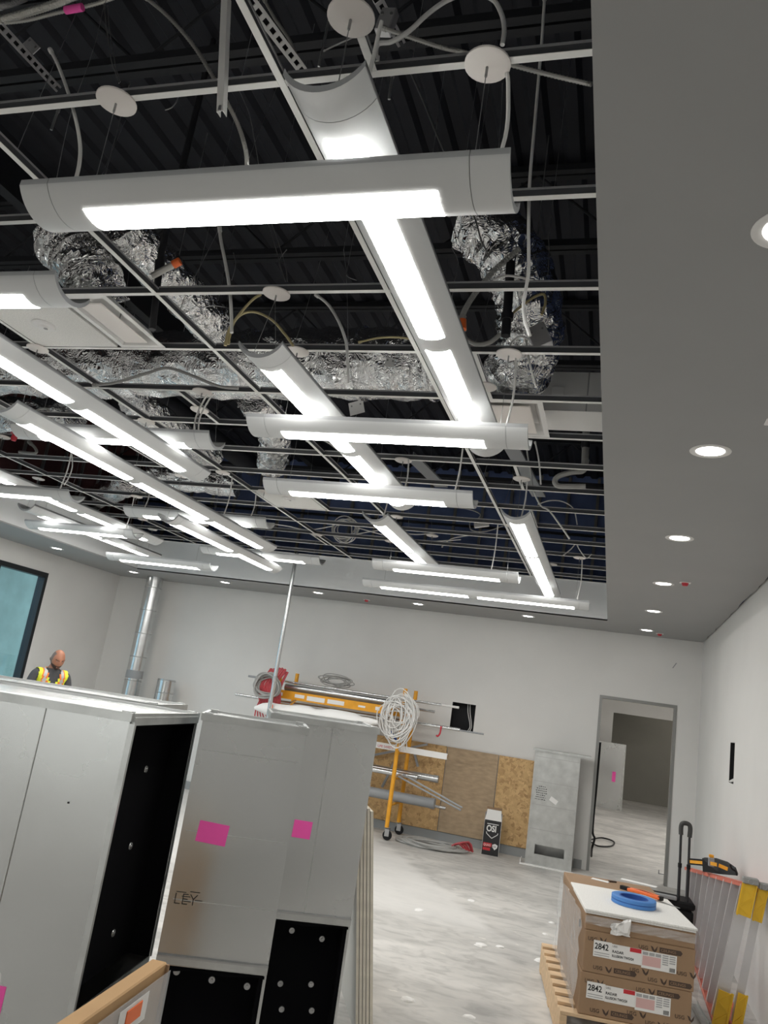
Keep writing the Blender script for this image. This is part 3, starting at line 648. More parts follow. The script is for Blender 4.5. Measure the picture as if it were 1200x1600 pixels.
#PART2
# ---------------------------------------------------------------- big rectangular duct sections
def azT(x, y, az, z=0): return Matrix.Translation((x, y, z)) @ Matrix.Rotation(math.radians(az), 4, 'Z')
def local_hit(T, px, py, y=None, x=None):       # sight line against a local plane of a thing
    Ti = T.inverted(); o = Ti @ CAM; d = Ti.to_3x3() @ ray(px, py)
    t = (y - o.y) / d.y if y is not None else (x - o.x) / d.x
    return o + d * t
def duct_box(T, w, dp, z0, z1, label, front=None, side=None, seams=(), hseams=(), topfilm=False):
    """local frame: origin at front right foot, -x along the front, +y back. front/side = (zlo, zhi) of an opening"""
    P = lambda x, y, z: T @ V((x, y, z))
    root = empty('duct_section', P(-w / 2, dp / 2, z0), label, 'duct', 'tall galvanised duct sections on the floor')
    th = .004
    def pane(name, lo, hi, m='galv', parent=root): return MB().box(lo, hi, T=T).build(name, m, parent)
    # front
    if front:
        a, b = front
        pane('front_panel', (-w, 0, b), (0, th, z1)); pane('front_panel', (-w, 0, z0), (0, th, a)) if a > z0 + .03 else None
        for x0, x1 in ((-w, -w + .012), (-.012, 0)): pane('front_edge', (x0, 0, max(a, z0)), (x1, th, b), 'galvdark')
        pane('liner', (-w + .012, .09, a), (-.03, .11, b), 'liner'); pane('liner', (-.03, .006, a), (-.006, .11, b), 'liner')
        pane('liner', (-w + .012, .006, b), (-.006, .11, b + .02), 'liner')
        mb = MB(); n = 12                       # the sagging torn lip of the liner
        for i in range(n):
            x0 = -w + .012 + (w - .02) * i / n; x1 = -w + .012 + (w - .02) * (i + 1) / n
            h0, h1 = [.006 + .012 * math.sin(3.0 * k / n * 2 + 1) ** 2 for k in (i, i + 1)]
            mb.add([P(x0, -.004, b), P(x1, -.004, b), P(x1, -.006, b - h1), P(x0, -.006, b - h0), P(x0, .02, b), P(x1, .02, b), P(x1, .02, b - h1), P(x0, .02, b - h0)], [(0, 1, 2, 3), (4, 7, 6, 5), (3, 2, 6, 7)])
        mb.build('liner_lip', 'liner', root)
        pane('lip_flange', (-w, -.012, b + .008), (0, -.0005, b + .034), 'galvdark'); pane('lip_bead', (-w, -.016, b + .034), (0, -.0005, b + .04), 'pin')
    else: pane('front_panel', (-w, 0, z0), (0, th, z1))
    if side:
        a, b = side
        pane('side_panel', (-th, th, b), (0, dp, z1)); pane('side_panel', (-th, th, z0), (0, dp, a))
        pane('liner', (-.11, .03, a), (-.09, dp - .02, b), 'liner'); pane('liner', (-.09, .006, a), (-.002, .03, b), 'liner'); pane('liner', (-.09, dp - .02, a), (-.002, dp - .004, b), 'liner')
        pane('liner', (-.09, .03, b - .015), (-.002, dp - .02, b), 'liner')
        pane('flange', (.0005, -.002, a), (.022, .012, b), 'galvdark'); pane('flange', (.0005, dp - .01, a), (.007, dp + .002, b), 'galvdark'); pane('flange', (.0005, .0125, b - .006), (.014, dp - .0105, b + .022), 'galvdark')
    else: pane('side_panel', (-th, th, z0), (0, dp, z1))
    pane('side_panel', (-w, th, z0), (-w + th, dp, z1)); pane('back_panel', (-w + th, dp - th, z0), (-th, dp, z1))
    pane('top_panel', (-w + th, th, z1 - th), (-th, dp - th, z1), 'galv')
    for y0, y1 in ((-.010, .006), (dp - .006, dp + .010)): pane('flange', (-w - .008, y0, z1 - .022), (.008, y1, z1 + .009), 'galvdark')
    for x0, x1 in ((-w - .010, -w + .005), (-.006, .010)): pane('flange', (x0, .0065, z1 - .021), (x1, dp - .0065, z1 + .008), 'galvdark')
    for x, y in ((-.02, .02), (-w + .02, .02), (-.02, dp - .02), (-w + .02, dp - .02)): pane('corner_cleat', (x - .018, y - .018, z1 + .001), (x + .018, y + .018, z1 + .013), 'galvdark')
    for x in seams: pane('standing_seam', (x - .002, -.004, front[1] + .041 if front else z0), (x + .002, -.0002, z1 - .023), 'galvdark')
    for z in hseams: MB().box((-w + .02, -.0008, z - .0018), (-.015, -.0001, z + .0018), T=T).build('cross_break', 'galvdark', root)
    return root, pane
def pins(root, T, px, y=None, x=None):
    for p in px:
        h = local_hit(T, *p, y=y, x=x)
        R = Matrix.Rotation(math.radians(90), 4, 'X') if y is not None else Matrix.Rotation(math.radians(90), 4, 'Y')
        if y is not None: prof = [(.0, .006), (.004, .006), (.005, .002), (.013, .003), (.0145, -.0005)]
        else: prof = [(.0, .006), (.004, .006), (.005, .002), (.013, .003), (.0145, -.0005)]
        MB().lathe(prof, (0, 0, 0), 14, T=T @ Matrix.Translation(h) @ R).build('liner_pin', 'pin', root, smooth=True)
T1 = azT(-1.642, 2.533, 9.5)
L1, pane1 = duct_box(T1, 1.55, .70, 0, 1.53, 'leftmost duct section with tall black lined opening on its right side', side=(.55, 1.502), seams=(-.325, -1.1))
pins(L1, T1, ((177, 1458), (256, 1376), (283, 1240), (204, 1322), (230, 1517), (228, 1202)), x=-.0895)
h = local_hit(T1, -6, 1563, y=0); pane1('pink_note', (h.x - .03, -.0016, h.z - .045), (h.x + .025, -.0004, h.z + .045), 'pink')
h = local_hit(T1, 107, 1254, y=0); pane1('screw', (h.x - .003, -.003, h.z - .003), (h.x + .003, -.0002, h.z + .003), 'black')
T2 = azT(-1.258, 3.295, 24)
L2, pane2 = duct_box(T2, .448, .40, 0, 1.54, 'middle duct section with pink note and handwritten letters, black opening below', front=(.02, .565), hseams=(.81, 1.075, 1.40))
pins(L2, T2, ((276, 1518), (331, 1531), (386, 1541)), y=.0895)
def note(root, T, p, w, h, rot, name='pink_note', m='pink', y=0):
    c = local_hit(T, *p, y=y)
    TT = T @ Matrix.Translation((c.x, y - .001, c.z)) @ Matrix.Rotation(math.radians(rot), 4, 'Y')
    MB().box((-w / 2, -.0015, -h / 2), (w / 2, .0002, h / 2), T=TT).build(name, m, root); return TT
note(L2, T2, (332, 1302), .125, .082, 4)
c = local_hit(T2, 274, 1412, y=0)
text('LEY', .062, T2 @ Matrix.Translation((c.x - .012, -.0008, c.z)) @ Matrix.Rotation(math.radians(90), 4, 'X'), 'blackink', 'marker_lettering', L2, thick=.0003, bold=-.0012)
for i, (dx, dz, l) in enumerate(((-.005, .045, .04), (.02, .03, .035), (.05, .05, .04), (.03, .012, .03), (.075, .02, .03))):
    MB().box((c.x + dx, -.0012, c.z + dz), (c.x + dx + l, -.0002, c.z + dz + .0025), T=T2).build('marker_stroke', 'blackink', L2)
T3 = azT(-1.150, 4.035, 26)
L3, pane3 = duct_box(T3, .55, .56, 0, 1.56, 'rightmost duct section with small pink note and vertical seam, next to leaning boards', front=(.02, .615), seams=(-.235,))
pins(L3, T3, ((456, 1454), (503, 1467), (438, 1537), (486, 1538), (440, 1577), (487, 1579)), y=.0895)
note(L3, T3, (472, 1296), .092, .082, 2)
T4 = azT(-2.06, 3.36, 12)
L4, _ = duct_box(T4, 1.9, .46, 0, 1.53, 'duct section standing behind the leftmost one, in front of the man')
T5 = azT(-3.3, 4.2, 20)

# carton wrapped in film leaning in front of the ducts
A = at(125, 1600, Z=.88); B = at(262, 1503, Z=.88); e = (B - A).normalized()
Tc = frame_T(B + V((0, 0, 0)), (e.x, e.y, 0), (-e.y, e.x, 0))   # x towards far end, y to the left, z up
pk = empty('flat_carton', V((B.x, B.y, 0)), 'flat brown carton in clear film with an orange sticker, before the black opening', 'carton')
Lc = (B - A).length + .35
MB().bev((-Lc, .0, -.88), (0, .05, 0), .004, T=Tc).build('carton_body', 'cardlight', pk)
MB().box((-Lc, -.012, -.88), (.006, -.010, -.022), T=Tc).build('film_wrap', 'film', pk)
MB().box((-.010, -.009, -.86), (-.001, -.0005, -.005), T=Tc).build('carton_edge', 'card', pk)
MB().box((-.30, -.0135, -.105), (-.13, -.0125, -.035), T=Tc).build('paper_label', 'paper', pk)
MB().bev((-.26, -.0165, -.085), (-.17, -.0137, -.045), .0012, T=Tc).build('orange_sticker', 'orange', pk)
mb = MB(); rnd = random.Random(3)
for k in range(14):
    x = -.02 - .035 * k; mb.tube([Tc @ V((x, -.0135, -.15 - rnd.random() * .05)), Tc @ V((x - .02, -.015, -.3)), Tc @ V((x - .03 + rnd.random() * .05, -.0135, -.5))], .0012, 4)
mb.build('film_crease', 'film', pk)

# gypsum boards leaning on the last duct
for k in range(5):
    th = .0160; off = .0182 * k
    Ts = azT(-1.075 - off * .96, 4.50 - off * .4, 26) @ Matrix.Rotation(math.radians(-8.4), 4, 'Y')
    s = empty('gypsum_board', Ts @ V((0, 0, 0)), ['outermost gypsum board of the leaning row, nearest the open floor', 'second gypsum board from the open floor in the leaning row', 'middle gypsum board of the leaning row', 'fourth gypsum board from the open floor in the leaning row', 'innermost gypsum board with a grey-white face, next to the ducts'][k], 'board', 'gypsum boards leaning on the ducts')
    hgt = 1.12 + .012 * k
    MB().box((-th + .0012, 0, .004), (-.0012, 1.15, hgt), T=Ts).build('core', 'gypsum', s)
    MB().box((-.0011, -.0006, .002), (0, 1.151, hgt + .001), T=Ts).build('face_paper', 'gypback', s)
    MB().box((-th, -.0006, .002), (-th + .0011, 1.151, hgt + .001), T=Ts).build('face_paper', 'gypface', s)

# ---------------------------------------------------------------- tall pipe, stub, conduit pole
pp = empty('spiral_duct_pipe', (-7.02, 10.68, 0), 'tall shiny vertical duct pipe rising into the soffit at left', 'pipe')
R_ = .125
MB().lathe([(R_, 0), (R_, 3.3)], (-7.02, 10.68, 0), 40).build('pipe_wall', 'pipe', pp, smooth=True)
for k in range(8): MB().lathe([(R_, -.006), (R_ + .004, -.004), (R_ + .004, .004), (R_, .006)], (-7.02, 10.68, .35 + k * .36), 40).build('joint_ring', 'pin', pp, smooth=True)
MB().lathe([(R_ + .001, -.06), (R_ + .003, -.058), (R_ + .003, .058), (R_ + .001, .06)], (-7.02, 10.68, at(217, 1055, Y=10.55).z), 40).build('grey_tape', 'pvc', pp, smooth=True)
MB().box((-7.0, 10.66, .3), (-6.99, 10.67, 3.2)).build('inner_brace', 'pipe', pp)
sp = empty('duct_pipe', (-6.47, 10.72, 0), 'short shiny duct pipe stub standing by the back wall', 'pipe')
R_ = .135; zt = at(268, 1063, Y=10.6).z
MB().lathe([(R_ - .003, 0), (R_ - .003, zt), (R_, zt), (R_, 0)], (-6.47, 10.72, 0), 40).build('pipe_wall', 'pipe', sp, smooth=True)
for z in (zt - .015, zt - .2, zt - .6): MB().lathe([(R_, -.006), (R_ + .004, -.003), (R_ + .004, .003), (R_, .006)], (-6.47, 10.72, z), 40).build('joint_ring', 'pin', sp, smooth=True)
b = at(455, 915, Y=9.60)
po = empty('conduit_pole', (b.x, 9.60, 0), 'thin grey conduit pole standing from floor to ceiling through the red cable coil', 'pole')
MB().tube([(b.x, 9.60, 0), (b.x, 9.60, 3.45)], .027, 14).build('tube', 'pipe', po, smooth=True)
MB().tube([(b.x, 9.60, 1.72), (b.x, 9.60, 1.80)], .031, 14).build('coupling', 'pin', po, smooth=True)

# ---------------------------------------------------------------- plywood on the back wall
for i, (x0, x1, m, t) in enumerate(((-4.4, -2.125, 'osb', 'golden strand board behind the scaffold'), (-2.115, -1.412, 'ply', 'brownish plywood panel behind the black carton'), (-1.402, -.93, 'osb', 'bright golden strand board beside the metal duct panel'))):
    o = MB().bev((x0, YB - .034, .115), (x1, YB - .019, 1.215), .002).build('backing_panel', m)
    tag(o, t + ' on the back wall', 'wood panel', 'wood panels along the back wall')

# ---------------------------------------------------------------- rolling scaffold with its load
sx0, sx1, sy0, sy1 = -4.42, -2.62, 10.22, 10.82
sc_ = empty('rolling_scaffold', ((sx0 + sx1) / 2, (sy0 + sy1) / 2, 0), 'yellow rolling scaffold loaded with pipes and cable by the back wall', 'scaffold')
for x in (sx0, sx1):
    for y in (sy0, sy1):
        MB().tube([(x, y, .15), (x, y, 1.89)], .028, 12).build('upright', 'yellow', sc_, smooth=True)
        c = empty('caster', (x, y, 0), parent=sc_)
        MB().lathe([(0, -.016), (.055, -.016), (.06, -.01), (.06, .01), (.055, .016), (0, .016)], (x + .02, y, .062), 20, axis='y').build('wheel', 'black', c, smooth=True)
        MB().box((x - .012, y - .026, .05), (x + .045, y - .02, .15)).box((x - .012, y + .02, .05), (x + .045, y + .026, .15)).box((x - .02, y - .026, .14), (x + .045, y + .026, .155)).build('fork', 'pin', c)
for x in (sx0, sx1):
    for z in (.42, .74, 1.065, 1.435): MB().tube([(x, sy0, z), (x, sy1, z)], .016, 10).build('rung', 'yellow', sc_, smooth=True)
for y in (sy0 - .03, sy1 + .03):
    sr = MB().box((sx0, y - .02, 1.525), (sx1 - .0, y + .02, 1.635)).build('side_rail', 'yellow', sc_)
    if y < sy0:
        for a, b_, z0, z1, m in ((.03, .1, 1.555, 1.6, 'paper'), (.28, .42, 1.56, 1.605, 'paper'), (.46, .72, 1.545, 1.605, 'paper'), (.76, 1.0, 1.55, 1.605, 'paper'), (1.2, 1.3, 1.565, 1.59, 'paper'), (1.44, 1.5, 1.56, 1.605, 'paper'), (1.53, 1.63, 1.565, 1.6, 'paper')):
            MB().box((sx0 + a, y - .0215, z0), (sx0 + b_, y - .0201, z1)).build('sticker', m, sc_)
MB().box((sx0 + .02, sy0 - .008, 1.60), (sx1 - .02, sy1 + .008, 1.625)).build('platform', 'ply', sc_)
for x, s in ((sx0, 1), (sx1, -1)):
    MB().tube([(x, sy0 - .03, 1.2), (x + s * .3, sy0 - .03, 1.53)], .014, 8).build('brace', 'yellow' if s > 0 else 'bluedark', sc_, smooth=True)
def straight(name, p, q, r, m, label, cat, group=None, n=14, cap_m=None, hollow=True):
    p = V(p); q = V(q); o = empty(name, (p + q) / 2 - V((0, 0, r)), label, cat, group)
    mb = MB(); d = (q - p).normalized(); u = d.cross(V((0, 0, 1))).normalized(); w = u.cross(d); vs = []
    prof = [(p, r), (q, r), (q, r * .82), (p, r * .82)]
    for c, rr in prof: vs += [c + (u * math.cos(6.2832 * j / n) + w * math.sin(6.2832 * j / n)) * rr for j in range(n)]
    fs = [(i * n + j, i * n + (j + 1) % n, ((i + 1) % 4) * n + (j + 1) % n, ((i + 1) % 4) * n + j) for i in range(4) for j in range(n)]
    mb.add(vs, fs); ob = fix_normals(mb.build('tube', m, o, smooth=True))
    c1 = p + (q - p) * .97; MB().tube([c1, q + d * .0005], r * 1.07, n).build('coupling', m, o, smooth=True) if cat == 'conduit' else None
    return o
GP = 'pipes and conduits laid on the scaffold'
zp = 1.637
zf = 1.6285
for x0, x1, y, z, r, m, t in ((-4.35, -2.75, 10.30, zf + .052, .048, 'pipe', 'fat shiny pipe at the front of the scaffold platform'), (-4.38, -3.35, 10.41, zf + .052, .048, 'pipe', 'shorter fat shiny pipe with a dark open end on the platform'), (-4.36, -2.8, 10.52, zf + .052, .048, 'pipe', 'third fat pipe from the front on the scaffold platform'), (-4.4, -2.7, 10.63, zf + .052, .048, 'pvc', 'rear fat grey pipe on the scaffold platform'),
    (-4.75, -2.15, 10.355, zf + .122, .016, 'pipe', 'thin conduit on top of the front fat pipes'), (-4.2, -1.93, 10.465, zf + .122, .015, 'cord', 'white thin pipe reaching farthest right towards the black wall hole'), (-5.07, -2.3, 10.575, zf + .122, .016, 'pvc', 'grey conduit sticking out left behind the red coil'), (-4.3, -2.3, 10.72, zf + .02, .018, 'pipe', 'bright conduit at the rear of the scaffold platform'),
    (-5.1, -1.86, 10.34, 1.474, .02, 'pipe', 'conduit just below the white cable bundle, crossing below the wall hole'), (-5.0, -1.56, 10.43, 1.466, .011, 'pvc', 'thin rod reaching past the lower edge of the wall hole'), (-4.3, -2.0, 10.60, 1.471, .017, 'cord', 'rear white pipe below the white cable bundle'),
    (-4.2, -2.10, 10.55, .806, .047, 'pipe', 'shiny metal pipe on the middle rung of the scaffold'), (-4.2, -2.35, 10.42, .795, .034, 'pipe', 'slimmer pipe lying before the shiny metal pipe'), (-4.0, -2.10, 10.50, .506, .064, 'pvc', 'fat dark grey pipe on the lowest scaffold rung'), (-4.0, -1.98, 10.66, .459, .02, 'pipe', 'slim pipe poking out beyond the fat dark grey pipe')):
    straight('conduit', (x0, y, z), (x1, y, z + .001), r, m, t, 'conduit', GP)
o = empty('wrapped_profile', (-2.7, 10.32, 1.0), 'white boxed strip with red lettering lying across the scaffold rungs', 'carton')
p0 = at(585, 1166, Y=10.32); p1 = at(699, 1180, Y=10.32)
p0.z = p1.z = 1.121
MB().bar(p0 - V((1.1, 0, 0)), p1, .05, .075).build('carton_body', 'paper', o)
Tw = frame_T(p0 + V((.05, -.0262, -.02)), p1 - p0, (0, 0, 1))
text('LIFE SAFETY', .042, Tw, 'redprint', 'lettering', o); 
MB().bar(p1, p1 + V((.012, 0, 0)), .03, .04).build('torn_end', 'card', o)
# rack arms of strut on the wall side
for p, q, t in (((583, 1180), (668, 1163), 'grey bent strut piece rising to the right behind the scaffold leg'), ((648, 1178), (653, 1198), 'short curved strut end beside the scaffold'), ((597, 1230), (622, 1180), 'dark slanting rod behind the scaffold leg')):
    a = at(*p, Y=10.93); b_ = at(*q, Y=10.93); o = empty('strut_offcut', (a + b_) / 2, t, 'strut', 'strut offcuts leaning behind the scaffold')
    MB().bar(a, b_, .03, .035, (0, 1, 0)).build('channel', 'pvc', o)
for k, (p, q) in enumerate((((622, 1213), (720, 1266)), ((630, 1210), (722, 1262)))):
    a = at(*p, Y=10.36); b_ = at(*q, Y=10.2); o = empty('thin_rod', (a + b_) / 2, ['grey rod slanting down to the right from the scaffold', 'upper of two slanting grey rods at the scaffold'][k], 'rod'); MB().tube([a, b_], .012, 8).build('shaft', 'pvc', o, smooth=True)
# white wrapped bundle lying on the scaffold rungs at the front
a = at(398, 1106, Y=9.78); b_ = at(590, 1130, Y=9.78)
o = empty('wrapped_bundle', (a + b_) / 2, 'long white film wrapped bundle with an orange tag at the scaffold front', 'bundle')
n = 16; mb = MB(); pts = [a + (b_ - a) * (i / n) + V((0, 0, .012 * math.sin(i * 1.3))) for i in range(n + 1)]
rs = [.02 + .075 * min(1, i / 2.0, (n - i) / 3.0) + .006 * math.sin(i * 2.1) for i in range(n + 1)]
mb.tube(pts, rs, 16); mb.build('wrap', 'paper', o, smooth=True)
c = at(423, 1104, Y=9.69); MB().box((c.x - .03, 9.683, c.z - .03), (c.x + .03, 9.69, c.z + .03)).build('orange_tag', 'orange', o)
MB().tube([(a.x + .4, 10.165, 1.53), (a.x + .4, 10.0, a.z + .12), (a.x + .4, 9.84, a.z + .06)], .006, 6).build('sling', 'wire', o)
# cable coils
def coil(name, c, rx, rz, turns, r, m, label, cat='cable', plane='xz', jit=.03, seed=1, group=None, extra=(), thick=.05, spread=.28):
    rnd = random.Random(seed); o = empty(name, V(c) - V((0, 0, rz if plane == 'xz' else 0)), label, cat, group); mb = MB(); c = V(c)
    for t in range(turns):
        pts = []; ax = rx * (1 + rnd.uniform(-spread, .12)); az_ = rz * (1 + rnd.uniform(-spread, .08)); oy = rnd.uniform(-thick, thick); ph = rnd.uniform(0, 6.28); ox = rnd.uniform(-jit, jit); oz = rnd.uniform(-jit, jit)
        for k in range(19):
            a = 2 * math.pi * k / 18; wob = 1 + .06 * math.sin(3 * a + ph)
            u, w = ax * math.cos(a) * wob, az_ * math.sin(a) * wob
            pts.append(c + (V((u + ox, oy + .01 * math.sin(2 * a + ph), w + oz)) if plane == 'xz' else V((u + ox, w + oz, abs(oy) + .01 * math.sin(2 * a + ph) + .012))))
        mb.tube(pts, r, 6, smooth=2)
    mb.build('loops', m, o, smooth=True)
    return o
p = at(622, 1123, Y=10.12); o = coil('cable_coil', (-2.64, 10.05, 1.52), .2, .31, 30, .0065, 'cord', 'big tangle of white cable hanging on the right scaffold post', seed=4, thick=.06, spread=.7, jit=.05)
p2 = at(640, 1110, Y=10.1); mb = MB()
for k in range(12): mb.tube([V((-2.62, 10.17, 1.84)), V((p2.x - .06 + .012 * k, 10.12, p2.z + .1)), V((p2.x - .11 + .022 * k, 10.1, p2.z - .05)), V((p2.x - .04 + .008 * k, 10.11, p2.z - .17))], .006, 6, smooth=4)
mb.build('hanging_strand', 'cord', o, smooth=True)
c = at(628, 1150, Y=10.08); mb = MB()
for k in range(5): mb.tube([c + V((.02 * k - .05, 0, .12)), c + V((.03 * k - .06, .01, -.02)), c + V((.035 * k - .05, 0, -.16 - .02 * (k % 2)))], .005, 6, smooth=4)
mb.build('loose_end', 'cord', o, smooth=True)
p = at(428, 1077, Y=10.12); coil('cable_coil', (-4.46, 9.93, 1.66), .17, .15, 9, .012, 'greycable', 'grey armoured cable loops hanging over the left scaffold end', seed=6, thick=.05)
o = empty('red_cable_bundle', (p.x, 10.0, p.z - .2), 'red cable bundle hanging at the left end of the scaffold', 'cable'); mb = MB(); rnd = random.Random(9)
for k in range(22):
    x = p.x - .10 + .012 * k; mb.tube([V((x + .05, 10.02, p.z + .28 + rnd.uniform(-.04, .02))), V((x - .02 + rnd.uniform(-.05, .05), 9.98, p.z + .05)), V((x + rnd.uniform(-.05, .05), 10.0, p.z - .14)), V((x + .02 + rnd.uniform(-.03, .03), 10.02, p.z - .24 + rnd.uniform(-.05, .05)))], .014, 6, smooth=4)
mb.build('strands', 'redcable', o, smooth=True)
mb = MB()
for k in range(5): mb.tube([at(408 + 2 * k, 1090 + k, Y=10.0), at(400 + 3 * k, 1108, Y=9.97), at(397 + 6 * k, 1128 + 3 * (k % 2), Y=9.95)], .009, 6, smooth=4)
mb.build('loose_end', 'redcable', o, smooth=True)
p = at(520, 1068, Y=10.55); coil('wire_coil', (p.x + .1, 10.42, zp + .222), .22, .06, 9, .006, 'greycable', 'loose grey wire coil on top of the scaffold platform', seed=8, thick=.1)
o = coil('cable_coil', (-2.08, 10.40, 0), .41, .22, 22, .014, 'greycable', 'grey cable coil lying on the floor before the wood panels', plane='xy', seed=12, thick=.04)
mb = MB(); rnd = random.Random(5)
for k in range(5):
    a = rnd.uniform(-.6, .6); mb.tube([(-1.8, 10.4 + .12 * a, .06), (-1.72 + .03 * k, 10.42 + .1 * a, .10 + .01 * k), (-1.62 + .02 * k, 10.45 + .12 * a, .03)], .013, 6, smooth=3)
mb.build('red_wrap', 'redcable', o, smooth=True)
# red clamp on the rod
a = V((at(688, 1150, Y=10.34).x, 10.318, 1.454)); o = empty('red_clamp', a, 'small red hook hanging from the lower conduit right of the scaffold', 'hook'); MB().tube([a + V((0, 0, .03)), a + V((-.005, 0, -.06)), a + V((-.03, 0, -.10)), a + V((-.05, 0, -.09))], .011, 8, smooth=4).build('hook', 'red', o, smooth=True)

# ---------------------------------------------------------------- black carton with printed face
To = azT(-1.455, 10.66, 6) @ Matrix.Diagonal((.86, 1, 1, 1))
ox = empty('black_carton', To @ V((.12, .08, 0)), 'black printed carton with white logo and red label against the plywood', 'carton')
MB().box((0, 0, 0), (.245, .17, .50), T=To).build('carton_body', 'blacksatin', ox)
for x in (-.004, .246): MB().box((x, 0, 0), (x + .003, .17, .50), T=To).build('side_print', 'paper', ox)
T_ = To @ Matrix.Rotation(math.radians(90), 4, 'X')
MB().prism([T_ @ V((x, y, -.0)) for x, y in ((0, .42), (.245, .42), (.23, .55), (.02, .55))], (To.to_3x3() @ V((0, -.004, 0)))).build('top_flap', 'paper', ox)
MB().box((.01, .10, .50), (.235, .104, .57), T=To).build('top_flap', 'card', ox)
def at_o(x, z, rot=0): return To @ Matrix.Translation((x, -.0012, z)) @ Matrix.Rotation(math.radians(90), 4, 'X')
text('OSI', .105, at_o(.035, .285), 'paper', 'logo_lettering', ox, bold=.003, sx=.92)
for x0, z0, x1, z1 in ((.04, .275, .045, .255), (.045, .255, .125, .205), (.125, .205, .205, .255), (.205, .255, .21, .275), (.04, .375, .21, .375)):
    MB().bar(To @ V((x0, -.0012, z0)), To @ V((x1, -.0012, z1)), .002, .008, up=To.to_3x3() @ V((0, 0, 1))).build('shield_line', 'paper', ox)
MB().box((.012, -.0022, .10), (.135, -.0003, .145), T=To).build('red_label', 'redprint', ox); MB().box((.012, -.0022, .055), (.12, -.0003, .088), T=To).build('red_label', 'redprint', ox)
t_ = text('QUAD', .036, To @ Matrix.Translation((.016, -.0026, .108)) @ Matrix.Rotation(math.radians(90), 4, 'X'), 'paper', 'label_lettering', ox)
MB().prism([To @ V((x, -.0003, z)) for x, z in ((.145, .13), (.185, .145), (.225, .13), (.22, .10), (.185, .07), (.15, .10))], To.to_3x3() @ V((0, -.0015, 0))).build('shield', 'paper', ox)
text('OSI', .032, To @ Matrix.Translation((.152, -.0026, .10)) @ Matrix.Rotation(math.radians(90), 4, 'X'), 'blackink', 'logo_lettering', ox)

# ---------------------------------------------------------------- duct panel against the back wall
Tp = azT(-.335, 10.60, 2); w = .565
dpn = empty('metal_duct_box', Tp @ V((-w / 2, .1, 0)), 'grey sheet metal duct box with a slot near its base, left of the doorway', 'duct')
sl = (-.46, -.10, .14, .25)
mb = MB(); wall_with_holes(mb, -w, 0, 0, 1.37, [sl], lambda m, a, b, c, d: m.box((a, 0, c), (b, .004, d), T=Tp)); mb.build('front_panel', 'galvdark', dpn)
MB().box((-w, .004, 0), (-w + .004, .30, 1.37), T=Tp).build('side_panel', 'galv', dpn); MB().box((-.004, .004, 0), (0, .30, 1.37), T=Tp).build('side_panel', 'galv', dpn); MB().box((-w, .30, 0), (0, .304, 1.37), T=Tp).build('back_panel', 'galvdark', dpn)
MB().box((-w - .03, -.03, 1.37), (.13, .33, 1.395), T=Tp).build('top_flange', 'galvdark', dpn); MB().box((-w - .06, -.06, 0.0), (.02, -.0005, .012), T=Tp).build('foot_flange', 'paper', dpn)
MB().box((-w - .06, -.0005, 0.0), (-w - .0505, .2, .05), T=Tp).build('foot_flange', 'paper', dpn)
for z in (.43, .72, 1.0, 1.30): MB().box((-w + .02, -.003, z - .003), (-.01, -.0003, z + .003), T=Tp).build('cross_break', 'pin', dpn)
MB().box((-.018, -.006, 0), (0, -.0005, 1.3), T=Tp).build('corner_seam', 'galvdark', dpn); MB().box((-w, -.006, 0), (-w + .018, -.0005, 1.37), T=Tp).build('corner_seam', 'galvdark', dpn)
note(dpn, Tp, (865, 1251), .10, .055, 28, 'paper_note', 'paper')
rnd = random.Random(2)
for k in range(7):
    z = .94 - k * .026; a = -.52 + rnd.random() * .04; x = a
    mb = MB()
    while x < -.39: l = rnd.uniform(.006, .022); mb.box((x, -.0012, z - .003), (x + l, -.0003, z + .003 + rnd.random() * .004), T=Tp); x += l + rnd.uniform(.004, .01)
    mb.build('marker_scribble', 'blackink', dpn)

# doorway: cable, bracket, duct section far behind
o = empty('black_cable', (-.1, 11.3, 0), 'black cable hanging from the left door jamb and looped on the floor', 'cable')
mb = MB().tube([at(938, 1160, Y=11.2), at(932, 1230, Y=11.2), at(926, 1295, Y=11.2), at(929, 1310, Y=11.22), at(925, 1325, Y=11.24), at(924, 1338, Z=.02)], .014, 8, smooth=5)
mb.build('cable', 'black', o, smooth=True); mb = MB().tube([at(923, 1312, Z=.02), at(940, 1309, Z=.02), at(959, 1315, Z=.02), at(955, 1322, Z=.02), at(935, 1322, Z=.02), at(924, 1316, Z=.02)], .012, 8, smooth=5).build('floor_loop', 'black', o, smooth=True)
o = empty('corner_bracket', at(1038, 1367, Z=0), 'small dark metal angle on the floor at the right door jamb', 'bracket')
p = at(1036, 1367, Z=0); MB().box((p.x - .06, p.y, 0), (p.x + .04, p.y + .04, .008)).box((p.x - .06, p.y, .008), (p.x - .05, p.y + .04, .05)).build('angle', 'pvc', o)
Tf = azT(.36, 20.2, 2)
fs_ = empty('duct_section', Tf @ V((-.33, .2, 0)), 'distant shiny duct section with a pink mark, seen through the doorway', 'duct')
MB().box((-.68, 0, 0), (0, .004, 1.5), T=Tf).build('front_panel', 'galv', fs_); MB().box((-.68, .004, 0), (-.676, .4, 1.5), T=Tf).build('side_panel', 'galv', fs_); MB().box((-.004, .004, 0), (0, .4, 1.5), T=Tf).build('side_panel', 'galv', fs_); MB().box((-.676, .396, 0), (-.004, .4, 1.5), T=Tf).build('back_panel', 'galv', fs_)
MB().box((-.25, -.004, .62), (-.17, -.0005, .85), T=Tf).build('pink_mark', 'pink', fs_)
MB().box((-.02, -.02, 0), (.02, -.0005, 1.5), T=Tf).build('corner_flange', 'galvdark', fs_)
